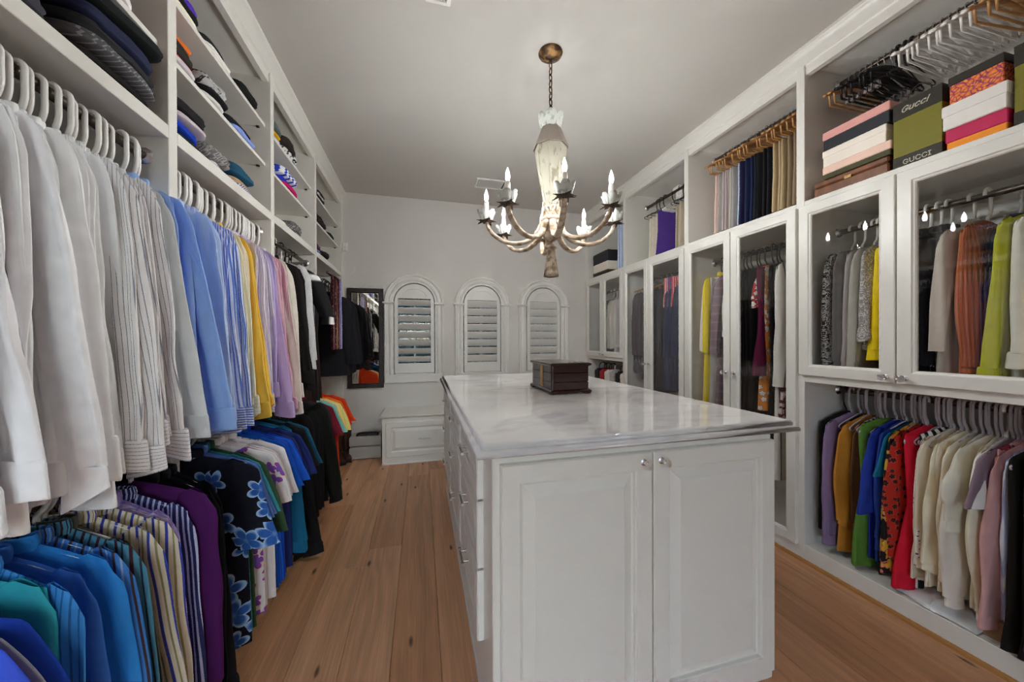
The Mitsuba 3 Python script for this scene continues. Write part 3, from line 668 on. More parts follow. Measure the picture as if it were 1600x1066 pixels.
def collar(fr, z0, w, t, h, nu=22):
    ph = np.arange(nu)[None, :] * 2 * np.pi / nu
    q = np.array([.95, .98, 1.0, 1.10, 1.16, 1.12])[:, None]; zz = np.array([-.01, .4, .9, 1.0, .55, .05])[:, None]
    lw = w * q * np.cos(ph)
    return fr(lw, t * q * np.sin(ph) + .004, z0 + h * zz - .35 * h * np.abs(np.cos(ph)) * 0 + 0 * ph), faces(6, nu, fr), (0 * zz + ph * w).ravel(), (h * zz + 0 * ph).ravel()

_seed = [100]
def garment(kind, fr, key, sty, sc=1., L=None, res=1., T=None, puff=None, ribs=None, sl=None, both=True, sty2=None, flare=None, fold=None, Lmax=None):
    """the parts of one hanging garment under KEY"""
    _seed[0] += 7; sd = _seed[0]; r = np.random.default_rng(sd)
    nu, nv = int(36 * res), int(22 * res); su, sv = int(24 * res), int(22 * res)
    P = dict(shirt=(.184, .76, .013, .66, .056), tee=(.205, .66, .014, .20, .085), polo=(.205, .68, .015, .22, .085), jacket=(.215, .74, .026, .62, .066),
             coat=(.215, 1.02, .026, .62, .066), knit=(.195, .62, .022, .58, .060), blouse=(.190, .62, .016, .50, .070), dress=(.165, .95, .018, 0, 0),
             skirt=(.16, .6, .018, 0, 0), pants=(.105, .46, .016, 0, 0), tie=(.034, .62, .005, 0, 0), vest=(.18, .6, .02, 0, 0), tank=(.15, .55, .012, 0, 0))[kind]
    W, L0, T0, SL, sa = P; L0 = (L or L0); T0 = T or T0; SL = SL if sl is None else sl; W *= sc
    SL = SL + (.035 * np.random.default_rng(_seed[0] + 3).normal() if kind == 'shirt' else 0)
    if Lmax is not None:
        L0 = min(L0, Lmax - (.178 if kind == 'pants' else .02 if kind == 'tie' else .155 if kind in ('dress', 'tank', 'skirt') else .215 if kind == 'shirt' else .182))
        if SL > .3: SL = min(SL, Lmax - .25)
    jw, jt = .026 * r.normal(), (.014 if fr.s > 0 else .006) * r.normal()
    if kind == 'pants':
        m = bag(fr, W, -.170, .0, L0, T0, sd, fold=.006 if fold is None else fold, flare=1.10, k=9, nu=nu, nv=nv, tail=.0, waist=1.0)
        cloth(key, 'trouser_leg', *m[:2], m[2], m[3], sty)
        return
    if kind == 'tie':
        m = bag(fr, W, -.01, .0, L0, T0, sd, fold=.002, flare=1.15, k=4, nu=14, nv=14, tail=-.0, waist=1.0)
        V = m[0].copy(); cloth(key, 'blade', V, m[1], m[2], m[3], sty)
        return
    z0 = -.112; drop = {'dress': .03, 'tank': .03, 'skirt': .03, 'shirt': .088}.get(kind, .058)
    fl_ = flare or {'dress': 1.45, 'coat': 1.15, 'blouse': 1.12, 'skirt': 1.2, 'shirt': 1.04}.get(kind, 1.02)
    fo = fold or {'dress': .011, 'blouse': .009, 'jacket': .005, 'coat': .006, 'knit': .005}.get(kind, .0065)
    m = bag(fr, W, z0, drop, L0, T0, sd, fold=fo, flare=fl_, nu=nu, nv=nv, tail=.03 if kind == 'shirt' else .006, k=11. if kind in ('shirt', 'blouse', 'dress') else 7., waist=.95 if kind != 'dress' else .9)
    cloth(key, 'body', *m[:2], m[2], m[3], sty)
    if SL > 0:
        cf = kind in ('shirt', 'blouse'); b = max(T0 * .95, .012)
        pf = puff if puff is not None else (.35 if kind == 'blouse' else .0)
        for side in ((1, -1) if both else (1,)):
            w0 = side * (W * .95 - sa * .55); dw = side * ((.060 if kind == 'shirt' else .034) + .6 * abs(jw)) + (jw if SL > .4 else side * .05); t0 = .4 * T0; dt = jt
            k_ = cloth(key, 'sleeve', *(lambda q: (q[0], q[1], q[2], q[3]))(sleeve(fr, w0, t0, z0 - drop * .85, SL, sa, b, sd + side, dw, dt, fold=(.0088 if kind == 'shirt' else .006) if ribs is None else .004, nu=su if ribs is None else 48, nv=sv, puff=pf, ribs=ribs, k={'shirt': 22, 'jacket': 7}.get(kind, 14))), sty)
            if cf or kind == 'knit':
                h = .072 if kind == 'shirt' else (.05 if kind == 'blouse' else .055)
                m = cuff(fr, w0 + dw, t0 + dt, z0 - drop * .85 - SL + .004, h, sa * (.86 if kind == 'shirt' else .62), b * 1.02, sd, su)
                cloth(k_, 'cuff', *m[:2], m[2], m[3], sty if sty2 is None else sty2)
    if kind in ('shirt', 'polo', 'jacket', 'coat'):
        m = collar(fr, z0 - (.034 if kind == 'shirt' else .014), .058, min(.020, T0 * 1.3), .034 if kind == 'shirt' else .03)
        cloth(key, 'collar', *m[:2], m[2], m[3], sty)

# hangers: shared meshes round the rail's axis; local x across, y along the rail, z up
def hook_path(r, stem, n=14):
    a = np.radians(np.linspace(-25, 205, n)[::1])
    pts = [(-r * math.cos(t) * -1, 0, r * math.sin(t)) for t in a][::-1]
    pts = [(-p[0], 0, p[2]) for p in pts][::-1]
    return pts
def hang_tube(r, hr, half, zsh, bar=True, fl=1):
    a = np.radians(np.linspace(-25, 180, 15))
    hk = [(hr * math.cos(t), 0, hr * math.sin(t)) for t in a] + [(-hr, 0, -.03), (-hr, 0, -.062), (-hr * .6, 0, -.086), (0, 0, -.101), (0, 0, -.118)]
    hk = [(fl * p[0], p[1], p[2]) for p in hk]
    ms = [tube(bend(hk, 2), r, 7)]
    c = -.118
    sh = [(-half + .012, 0, zsh - .022), (-half, 0, zsh - .012), (-half + .010, 0, zsh), (-half * .5, 0, (zsh + c) / 2 + .002), (0, 0, c), (half * .5, 0, (zsh + c) / 2 + .002), (half - .010, 0, zsh), (half, 0, zsh - .012), (half - .012, 0, zsh - .022)]
    ms.append(tube(bend(sh, 4), r * .62, 7))
    if bar: ms.append(tube([(-half + .012, 0, zsh - .022), (half - .012, 0, zsh - .022)], r * .6, 6))
    return cat(ms)
HW = mk(hang_tube(.0062, .022, .150, -.185, fl=-1), 'plastic_white', True)
HG = mk(hang_tube(.0054, .020, .165, -.168), 'velvet_grey', True)
HB = mk(hang_tube(.0042, .020, .160, -.170), 'plastic_black', True)
HWF = mk(hang_tube(.004, .019, .15, -.175), 'plastic_white', True)
def wood_parts():
    a = np.radians(np.linspace(-30, 180, 13)); hr = .019
    hook = tube(bend([(hr * math.cos(t), 0, hr * math.sin(t)) for t in a] + [(-hr, 0, -.015), (-hr * .5, 0, -.035), (0, 0, -.048), (0, 0, -.078)], 2), .0020, 6)
    arm = tube(bend([(-.200, 0, -.132), (-.14, 0, -.108), (-.06, 0, -.086), (0, 0, -.078), (.06, 0, -.086), (.14, 0, -.108), (.200, 0, -.132)], 4), np.interp(np.linspace(0, 1, 25), [0, .5, 1], [.012, .013, .012]), 8, flat=(1., .62))
    bar = tube([(-.165, 0, -.120), (-.158, 0, -.176), (.158, 0, -.176), (.165, 0, -.120)], .005, 8)
    return mk(hook, 'chrome', True), mk(arm, 'wood_hanger', True), mk(bar, 'wood_hanger', True), mk(arm, 'plastic_black', True), mk(bar, 'plastic_black', True), mk(arm, 'plastic_white', True), mk(bar, 'plastic_white', True)
WHK, WAR, WBA, BAR, BBA, WAW, WBB = wood_parts()
CLIPS = [mk(cb(s * .11 - .012, s * .11 + .012, -.008, .008, -.195, -.160, .002), 'chrome') for s in (-1, 1)]
def hanger(kind, fr, label, group, yaw=0.):
    tw = T4().translate([float(x) for x in fr.o]).rotate([0, 0, 1], math.degrees(yaw))
    nm_ = {'white': 'plastic_hanger', 'whiteflat': 'plastic_hanger', 'grey': 'velvet_hanger', 'black': 'plastic_hanger', 'wood': 'wooden_hanger', 'blackwood': 'clip_hanger', 'whitewood': 'wooden_hanger'}[kind]
    k = thing(nm_, label, 'hanger', group)
    if kind in ('white', 'whiteflat', 'grey', 'black'):
        scene[k] = {**{'white': HW, 'whiteflat': HWF, 'grey': HG, 'black': HB}[kind], 'to_world': tw}
    else:
        part(k, 'hook', WHK, None, tw=tw); part(k, 'arms', {'wood': WAR, 'blackwood': BAR, 'whitewood': WAW}[kind], None, tw=tw)
        part(k, 'trouser_bar', {'wood': WBA, 'blackwood': BBA, 'whitewood': WBB}[kind], None, tw=tw)
        if kind == 'blackwood': [part(k, 'clip', q_, None, tw=tw) for q_ in CLIPS]
    return k
NAMES = dict(shirt='dress_shirt', tee='t_shirt', polo='polo_shirt', jacket='jacket', coat='coat', knit='sweater', blouse='blouse', dress='dress', skirt='skirt', pants='trousers', tie='necktie', vest='vest', tank='tank_top')
CATS = dict(shirt='shirt', tee='t-shirt', polo='polo shirt', jacket='jacket', coat='coat', knit='sweater', blouse='blouse', dress='dress', skirt='skirt', pants='trousers', tie='tie', vest='vest', tank='top')
HANGTXT = dict(white='white plastic hanger', whiteflat='slim white plastic hanger', grey='grey velvet hanger', black='black hanger', wood='curved wooden hanger', blackwood='black clip hanger', whitewood='white wooden hanger')
HWV = {'past the pink shirts on the upper rail': 'past the pink shirts', 'in the bay beside the wall mirror': 'beside the mirror', 'on the lower rail under the dress shirts': 'on the lower rail',
       'in the open bay under the glass doors': 'under the glass doors', 'behind the glass doors nearest the camera': 'behind the first doors', 'behind the second pair of glass doors': 'behind the second doors',
       'behind the third pair of glass doors': 'behind the third doors', 'behind the short glass doors by the back wall': 'behind the short doors', 'on the open rail above the second glass doors': 'above the second doors',
       'on the open rail above the third glass doors': 'above the third doors', 'on the low rail by the mirror': 'by the mirror'}
FLOORZ = {}
def rail(rows, x, z, side, where, hang, res, group, yaw=2.5, lim=True, byaw=0., zmin=None):
    """rows: (description, n, y0, y1, kind, style or (base, make), options)"""
    for desc, n, y0, y1, kind, sty, opt in rows:
        opt = dict(opt); hg = opt.pop('hang', hang); wv = opt.pop('where', where); oz = opt.pop('dz', 0.); oy = opt.pop('yaw', 0.); odx = opt.pop('dx', 0.)
        for i in range(n):
            y = y0 + (y1 - y0) * (i + .5) / n + (rnd.uniform(-.004, .004) if n > 1 else 0)
            yw = math.radians(rnd.gauss(0, yaw) + oy + byaw)
            fr = Frame(x + odx + rnd.uniform(-.008, .008), y, z + oz, side, yw)
            if side < 0 and lim: fr.lim = fr.o[0] - 2.078
            sid = sty() if callable(sty) else sty
            o2 = dict(opt)
            if zmin is not None: o2['Lmax'] = z + oz - zmin
            lab = desc if n == 1 else f'{ORD[i]} {desc}'
            lab = f'{lab} {wv}'
            k = thing(NAMES[kind], lab, CATS[kind], group)
            garment(kind, fr, k, sid, res=res, **o2)
            if hg:
                short = ' '.join(desc.split()[:6])
                hanger(hg, fr, f'{HANGTXT[hg]} {"of" if n == 1 else "of the " + ORD[i]} {short} {HWV.get(wv, wv)}', HANGTXT[hg] + 's ' + wv, -side * yw)
def plain(c, s=.025): return lambda: st(jit(c, s))
def strp(a, b, f, w=.22, s=.02, kind=1, c=None): return lambda: st(jit(a, s), b, c, kind, f * RNG.uniform(.85, 1.2), w)

# --- upper rail, opposite the wardrobes: dress shirts by colour
UL = [('plain white dress shirt', 17, .70, 1.115, 'shirt', plain('eff0f2', .006), {}),
      ('grey pinstriped dress shirt', 6, 1.12, 1.285, 'shirt', strp('eae9ea', '8a8e9c', 110, .16, .006), {}),
      ('light grey dress shirt', 1, 1.29, 1.315, 'shirt', plain('d9dadf'), {}),
      ('sky blue dress shirt', 3, 1.32, 1.42, 'shirt', plain('8fb2e8'), {}),
      ('pale blue dress shirt', 3, 1.49, 1.57, 'shirt', plain('b9cbee'), {}),
      ('blue striped dress shirt', 5, 1.575, 1.70, 'shirt', strp('d5dcf0', '5f7bc4', 95, .4), {}),
      ('cream dress shirt', 3, 1.705, 1.775, 'shirt', strp('e9e2cd', 'd8cdaa', 60, .3), {}),
      ('bright yellow dress shirt', 2, 1.785, 1.845, 'shirt', plain('f3cb55'), {}),
      ('pale lilac dress shirt', 4, 1.86, 1.965, 'shirt', strp('e3dde6', 'c2b4d2', 100, .3), {}),
      ('lavender dress shirt', 4, 1.97, 2.065, 'shirt', plain('bba9d6'), {}),
      ('dusty pink dress shirt', 5, 2.07, 2.19, 'shirt', strp('dcb9c4', 'c78fa6', 100, .35), {}),
      ('ivory dress shirt', 3, 2.195, 2.265, 'shirt', plain('ece3da'), {})]
rail(UL, RAILXL, RAILZU, 1, 'on the upper shirt rail', 'white', 1.15, 'dress shirts on the upper rail', yaw=2.0, byaw=20.)
UL2 = [('black trousers', 3, 2.355, 2.43, 'shirt', plain('1d1c20'), {'hang': 'black', 'sl': .62}),
       ('light grey long sleeved top', 2, 2.45, 2.52, 'knit', plain('cbc9ca'), {'hang': 'whiteflat', 'T': .03}),
       ('black hockey jersey with white bands', 1, 2.56, 2.64, 'knit', lambda: st('18181b', 'e6e4e2', None, 2, 3.2, .12), {'hang': 'black', 'sl': .30, 'T': .035}),
       ('grey jersey top', 1, 2.66, 2.70, 'knit', plain('8a888c'), {'hang': 'white', 'dx': -.04}),
       ('dark brown fringed dress', 3, 2.74, 2.94, 'dress', strp('2b2022', '3f2e2c', 40, .4), {'hang': 'black', 'L': 1.0, 'flare': 1.1, 'dx': -.01}),
       ('charcoal sports top', 1, 2.98, 3.04, 'tee', plain('34333a'), {'hang': 'black', 'dx': -.09})]
rail([(d.replace('trousers', 'long sleeved shirt'), *r) for d, *r in UL2], RAILXL, RAILZU, 1, 'past the pink shirts on the upper rail', 'black', .9, 'dark tops on the upper rail', yaw=4)
BLK = [('black suit jacket', 9, 3.58, 4.04, 'jacket', plain('1b1c22'), {'L': .72, 'T': .026, 'dx': .05})]
rail(BLK, -.93, 1.80, 1, 'in the bay beside the wall mirror', 'black', .9, 'black suit jackets beside the mirror', yaw=4)
# ties on a pull-out rack at the front of that bay
tr = thing('tie_rack', 'slim dark metal tie rack carrying patterned neckties beside the black suits', 'tie rack')
part(tr, 'slide_rail', cb(-.755, -.735, 3.19, 3.54, 1.800, 1.822, .003), 'rail_metal')
part(tr, 'arm', cat([tube([(-.745, 3.205 + .0285 * i, 1.803), (-.70, 3.205 + .0285 * i, 1.803)], .0016, 5) for i in range(12)]), 'chrome')
TIES = [('burgundy', '4c1d2a', 'a06a72'), ('brown dotted', '4a3029', 'c9a58c'), ('wine red', '571f2d', '8c4b52'), ('dark plum striped', '3a2236', 'b08b9a'), ('chestnut', '553626', 'c79d7b'), ('rose brown', '6d4546', 'd6b0a4'),
        ('maroon checked', '4a1a20', '9a5a5a'), ('cocoa striped', '3f2a24', 'a98674'), ('mauve', '705064', 'b89aae'), ('lilac', '8c7fc0', 'c9c0ea'), ('lavender blue', '9a98d8', 'd8d8f2'), ('pale periwinkle', 'a9a6e0', 'e4e4f8')]
for i, (n_, a, b) in enumerate(TIES):
    fr = Frame(-.715, 3.205 + .0285 * i, 1.80, 1, math.radians(62))
    k = thing('necktie', f'{n_} necktie hanging from the tie rack beside the black suits', 'tie', 'neckties on the rack')
    garment('tie', fr, k, st(a, b, None, (5, 1, 3)[i % 3], 90, .3))
# --- lower rail
LO = [('lilac blue polo shirt', 1, .70, .72, 'polo', plain('3f58d6'), {'dx': -.03}), ('grey melange polo shirt', 1, .735, .755, 'polo', plain('8f909a'), {'dx': -.05, 'sc': .9}),
      ('royal blue polo shirt', 1, .765, .79, 'polo', plain('1c3cae'), {'dx': -.05, 'sc': .95}), ('navy striped dress shirt', 2, .795, .845, 'shirt', strp('20308e', '0e1440', 60, .4), {'dx': -.03}),
      ('turquoise knit top', 1, .85, .87, 'knit', plain('2f9fae'), {'dx': -.03}), ('azure pinstriped dress shirt', 1, .875, .91, 'shirt', lambda: st('3f8fd6', '2a66a8', None, 1, 90, .25), {'dx': .01}),
      ('cobalt dress shirt', 1, .92, .945, 'shirt', plain('3566b8'), {'dx': -.02}), ('bright azure dress shirt', 1, .955, .985, 'shirt', plain('2f86d6'), {}),
      ('blue and brown striped dress shirt', 1, .99, 1.015, 'shirt', lambda: st('3e78bc', '3b2c30', '89a6cc', 6, 44, .2), {}),
      ('teal and maroon striped dress shirt', 1, 1.02, 1.05, 'shirt', lambda: st('4a8098', '351c24', '23323c', 6, 36, .2), {}),
      ('dark olive shirt', 1, 1.048, 1.058, 'shirt', plain('4a4a42'), {'sc': .95}),
      ('beige shirt with wide blue stripes', 2, 1.07, 1.15, 'shirt', lambda: st('d6ccbc', '3a44a0', '8f8a5c', 6, 40, .22), {'dx': .015}),
      ('lilac dress shirt with thin checks', 2, 1.155, 1.205, 'shirt', lambda: st('b09fd8', '7f6cb4', 'd8cdec', 3, 30, .15), {}),
      ('navy and white striped dress shirt', 1, 1.20, 1.225, 'shirt', lambda: st('2a3060', 'b8c0e4', None, 1, 80, .4), {'dx': .01}),
      ('deep purple velvet sweater', 1, 1.25, 1.28, 'knit', plain('4a1a5c'), {'L': .68, 'T': .028, 'dx': .02}), ('plain black shirt', 3, 1.31, 1.42, 'shirt', plain('17161a'), {}),
      ('black shirt with large blue flowers', 1, 1.485, 1.53, 'polo', lambda: st('0d0f1e', '2c5aa8', 'a6cbf0', 4, 9.5, .50), {'T': .022, 'sl': .30, 'dx': .02}),
      ('denim blue shirt', 2, 1.535, 1.585, 'polo', plain('5f7cc0'), {}), ('teal green polo shirt', 1, 1.59, 1.61, 'polo', plain('3c8f9c'), {}),
      ('forest green shirt', 1, 1.615, 1.645, 'polo', plain('3a5038'), {'sl': .3}), ('white shirt with pink flowers', 1, 1.65, 1.68, 'polo', lambda: st('e6e2e4', '7a5ac0', 'b8308c', 4, 15, .45), {}),
      ('white short sleeved polo', 3, 1.685, 1.775, 'polo', plain('e2dedc'), {}), ('white shirt with fine dark stripes', 1, 1.78, 1.81, 'polo', lambda: st('e4e2e0', '4a4a58', None, 1, 36, .12), {}),
      ('royal blue polo', 4, 1.815, 1.93, 'polo', plain('1d4cb8', .06), {}), ('navy blue polo', 3, 1.935, 2.02, 'polo', plain('232e70', .06), {}), ('petrol blue long shirt', 2, 2.025, 2.09, 'knit', plain('15688f'), {}),
      ('black t-shirt with orange collar', 1, 2.095, 2.12, 'polo', plain('1b1a1e'), {}), ('dark teal shirt', 1, 2.125, 2.155, 'polo', plain('1d5a72'), {}), ('black long sleeved shirt', 4, 2.16, 2.265, 'shirt', plain('161518'), {}),
      ('black knit top', 8, 2.34, 2.66, 'knit', plain('151418'), {}), ('charcoal knit top', 2, 2.67, 2.73, 'knit', plain('2c2b30'), {}),
      ('burgundy polo', 1, 2.75, 2.775, 'polo', plain('7a1f30'), {}), ('mint green polo', 2, 2.785, 2.835, 'polo', plain('86d0c4'), {}), ('light grey polo', 1, 2.84, 2.86, 'polo', plain('c6c6c8'), {}),
      ('pale yellow polo', 2, 2.87, 2.92, 'polo', plain('f0dc8a'), {}), ('bright orange polo', 2, 2.93, 2.98, 'polo', plain('f08030'), {}), ('scarlet red polo', 2, 2.99, 3.05, 'polo', plain('d8301e'), {}), ('orange red t-shirt', 1, 3.06, 3.085, 'tee', plain('e2451f'), {'L': .72})]
rail(LO, -.845, RAILZD, 1, 'on the lower rail under the dress shirts', 'white', 1.05, 'casual shirts on the lower rail', zmin=0.03, yaw=4)

# --- open lower bay of the wardrobe wall
RLW = 'in the open bay under the glass doors'
RL = [('black puffer vest', 1, 1.435, 1.46, 'vest', plain('17151b'), {'T': .03, 'hang': 'black'}),
      ('mauve long sleeved sweater', 1, 1.395, 1.42, 'knit', plain('7d6a8c'), {'sl': .60, 'dx': -.035}),
      ('sheer navy black blouse', 1, 1.365, 1.385, 'blouse', plain('25232e'), {'L': .68, 'sc': .92, 'dx': .02}), ('ochre orange blouse', 1, 1.335, 1.36, 'blouse', plain('c07a2a'), {'L': .66, 'dx': -.005}),
      ('brown suede top', 1, 1.31, 1.33, 'blouse', plain('6a4f33'), {'sc': .85, 'dx': .03, 'puff': .1}), ('silver sequined black top', 1, 1.285, 1.305, 'tank', lambda: st('2a2a2e', 'd6d6d8', None, 5, 160, .35), {}),
      ('leaf green long satin dress', 1, 1.25, 1.28, 'dress', plain('5e8038'), {'L': .70, 'flare': 1.3, 'T': .026, 'dx': -.035}),
      ('royal blue top with pink cuffs', 1, 1.225, 1.245, 'blouse', plain('27389c'), {'sl': .34, 'puff': .1}), ('cobalt blue blouse', 1, 1.20, 1.22, 'blouse', plain('23409a'), {}), ('peacock blue top', 1, 1.18, 1.195, 'tee', plain('1d6f94'), {'dx': .03}),
      ('black top with yellow and pink flowers', 1, 1.15, 1.175, 'blouse', lambda: st('1c1a1a', 'c9a22c', 'cf6a68', 4, 17, .55), {'sl': .58, 'puff': .1, 'dx': -.01}),
      ('red and black printed blouse', 1, 1.125, 1.148, 'blouse', lambda: st('b02c20', '1c1618', 'd0584a', 4, 30, .4), {}),
      ('crimson ruffled dress', 1, 1.09, 1.12, 'dress', plain('c81634'), {'L': .72, 'flare': 1.4, 'T': .026, 'dx': -.035}),
      ('white blouse with small navy and orange flowers', 1, 1.068, 1.086, 'blouse', lambda: st('e6e0da', '2a3a86', 'c0602a', 4, 52, .22), {'sc': .9, 'puff': .1}),
      ('black and white striped dress', 1, 1.05, 1.066, 'dress', lambda: st('e6e2dc', '1b1a1c', None, 1, 26, .5), {'L': .74, 'flare': 1.1}),
      ('cream blouse', 4, .965, 1.045, 'blouse', plain('ddd3bf', .02), {'L': .60, 'flare': 1.3}),
      ('ivory lace blouse with puffed sleeves', 1, .94, .962, 'blouse', plain('e4dccd'), {'puff': .8, 'sl': .28}), ('cream satin blouse', 2, .90, .937, 'blouse', plain('ddd4c6'), {'sl': .60, 'puff': .7}),
      ('white t-shirt', 1, .878, .897, 'tee', plain('e6e1da'), {'hang': 'white'}), ('dusty mauve t-shirt', 1, .862, .876, 'tee', plain('8f7680'), {}),
      ('pale pink dress printed with red roses', 1, .842, .858, 'dress', lambda: st('d8b4b4', 'a83c48', '7a2030', 4, 11, .45), {'L': .76, 'flare': 1.1}),
      ('blush pink blouse', 1, .822, .838, 'blouse', plain('cf9d98'), {'sl': .62}), ('light blue striped shirt', 1, .800, .815, 'blouse', lambda: st('a9b6dc', 'e2e6f2', None, 1, 50, .5), {'sl': .62}),
      ('black pleated dress', 2, .735, .79, 'dress', plain('131215'), {'L': .70, 'flare': 1.25, 'T': .026, 'dx': -.10}), ('navy blue cardigan', 1, .69, .72, 'knit', plain('20223e'), {'T': .03, 'dx': -.06})]
rail(RL, RAILXR, RAILZD, -1, RLW, 'grey', 1.05, 'clothes in the open wardrobe bay', zmin=0.1, yaw=4, lim=False)
for i in range(16):      # hangers that stand closer than the clothes
    fr = Frame(RAILXR, .84 + i * .0375 + .018, RAILZD, -1)
    hanger('grey', fr, f'{ORD[i]} spare grey velvet hanger in the gaps of the open wardrobe bay', 'spare grey hangers in the open wardrobe bay', math.radians(rnd.gauss(0, 3)))
# --- behind the glass doors of the first bay
RG = [('black and white speckled knit jacket', 1, 1.40, 1.45, 'knit', lambda: st('1b1b1d', 'a8a6a2', None, 5, 330, .5), {'T': .03, 'L': .60}),
      ('charcoal grey cardigan', 1, 1.355, 1.39, 'knit', plain('5e5a5c'), {}), ('light grey long cardigan', 2, 1.28, 1.345, 'knit', plain('a59f9a'), {'L': .66}),
      ('grey lace jacket', 1, 1.245, 1.27, 'knit', lambda: st('8a8888', 'c4bfb8', None, 5, 300, .45), {'L': .5, 'sl': .40}), ('bright yellow sweater', 1, 1.185, 1.235, 'knit', plain('f0d21c'), {'T': .032, 'sl': .50, 'L': .55}),
      ('coral red patterned blouse', 1, 1.15, 1.175, 'blouse', lambda: st('b8503c', 'e0a080', '701f1c', 4, 40, .4), {'sl': .4}),
      ('black jacket', 3, 1.03, 1.135, 'jacket', plain('1a191c'), {}), ('stone beige jacket', 1, .965, 1.005, 'jacket', plain('bfb6aa'), {'sl': .50}),
      ('rust orange ribbed knit sweater', 1, .905, .955, 'knit', lambda: st('b0603a', '80401f', None, 1, 44.56, .4), {'puff': .9, 'ribs': (14, .0035), 'T': .024, 'sl': .56, 'dx': -.02}),
      ('dark blue jacket', 1, .885, .895, 'jacket', plain('23294a'), {'sl': .3, 'L': .4, 'sc': .8, 'T': .014, 'dx': .08}), ('lime green sweater', 1, .81, .845, 'knit', plain('b4b42e'), {'T': .024, 'sl': .56}), ('white knit cardigan', 1, .775, .815, 'knit', plain('ded6cc'), {'T': .032, 'sl': .50}), ('cream knit jacket', 1, .70, .75, 'knit', plain('d8cfc2'), {'T': .03})]
rail(RG, RAILXR, 1.855, -1, 'behind the glass doors nearest the camera', 'white', 1.05, 'knitwear behind the first glass doors', zmin=1.04, yaw=1.2)
# --- tall doors
RT = [('bright yellow long coat', 1, 2.245, 2.29, 'coat', plain('efd41e'), {'L': 1.25, 'sl': .56, 'dx': -.015}), ('cream wool coat', 1, 2.195, 2.24, 'coat', plain('d6cdbf'), {'L': 1.1, 'sl': .55, 'dx': .008}),
      ('mauve plaid long coat', 1, 2.125, 2.18, 'coat', lambda: st('7d6a70', '665459', '8f7c82', 3, 16, .2), {'L': 1.25, 'T': .036, 'sl': .56, 'dx': .015}),
      ('white puffed sleeve blouse', 1, 2.08, 2.11, 'blouse', plain('e2dcd6'), {'sl': .40}), ('bright blue print dress', 1, 2.045, 2.07, 'dress', lambda: st('2a50b0', 'e0e4f0', '4a80d0', 4, 24, .4), {'L': .9}),
      ('black evening dress', 4, 1.905, 2.035, 'dress', plain('1c191b'), {'L': 1.2, 'flare': 1.1}), ('red and white printed top', 1, 1.865, 1.89, 'blouse', lambda: st('c42a22', 'e8e0da', '1c1a1c', 4, 30, .5), {'sl': .2, 'L': .36, 'sc': .85, 'dx': .05, 'puff': .05}),
      ('burgundy velvet dress', 1, 1.83, 1.86, 'dress', plain('5c1832'), {'L': .72, 'flare': 1.25, 'T': .032, 'dx': -.03}), ('orange and white print dress', 1, 1.80, 1.825, 'dress', lambda: st('e08a3a', 'ece2d6', 'a84c1e', 4, 22, .5), {'L': .95, 'flare': 1.1}),
      ('black long gown', 2, 1.735, 1.79, 'dress', plain('161416'), {'L': 1.3, 'flare': 1.1}), ('long white robe with black edging', 1, 1.68, 1.73, 'coat', lambda: st('d8d2ca', '1d1b1d', None, 1, 5.2, .05), {'L': 1.32, 'T': .035, 'sl': .75}),
      ('maroon and white patterned gown', 1, 1.635, 1.675, 'dress', lambda: st('53283a', 'd4c6c4', '8c5060', 4, 26, .5), {'L': 1.0, 'T': .03}), ('ivory long gown', 1, 1.58, 1.625, 'dress', plain('d8d0c4'), {'L': 1.35, 'flare': 1.2})]
rail(RT, RAILXR, 1.865, -1, 'behind the second pair of glass doors', 'black', 1.0, 'long garments behind the second glass doors', zmin=0.1, yaw=5)
RT3 = [('dark mauve suit jacket', 2, 3.12, 3.21, 'jacket', plain('4c4148'), {'L': .80, 'T': .035}), ('dark grey suit jacket', 2, 2.97, 3.08, 'jacket', plain('3b363e'), {'L': .85, 'T': .035}),
       ('black suit', 2, 2.84, 2.94, 'jacket', plain('2a2830'), {'L': .95, 'T': .035}), ('navy quilted coat', 3, 2.52, 2.76, 'coat', plain('262a4c'), {'L': .9, 'T': .045})]
rail(RT3, RAILXR, 1.865, -1, 'behind the third pair of glass doors', 'wood', .9, 'suits behind the third glass doors', zmin=0.1, yaw=3)
for i, (n_, a, b) in enumerate((('red', 'b02434', 'e0a0a8'), ('blue and red', '3a4a90', 'b03040'), ('coral striped', 'c8504c', 'ead0cc'))):
    fr = Frame(RAILXR - .20, 2.58 + i * .05, 1.80, -1, -.6)
    k = thing('necktie', f'{n_} necktie draped over the navy coats behind glass', 'tie', 'neckties behind the third glass doors')
    garment('tie', fr, k, st(a, b, None, 1, 60, .4), L=.26)
RT4 = [('dark brown hanging dress', 2, 3.84, 4.0, 'dress', plain('3a2c28'), {'L': .66, 'flare': 1.0}), ('cream lace blouse', 2, 3.64, 3.76, 'blouse', plain('d6cec2'), {'L': .55}), ('white ruffled top', 1, 3.56, 3.60, 'blouse', plain('ded8d0'), {}), ('charcoal dress', 2, 3.40, 3.52, 'dress', plain('39353c'), {'L': .66, 'flare': 1.05})]
rail(RT4, RAILXR, 1.855, -1, 'behind the short glass doors by the back wall', 'white', .8, 'clothes behind the short glass doors', zmin=1.04, yaw=5)
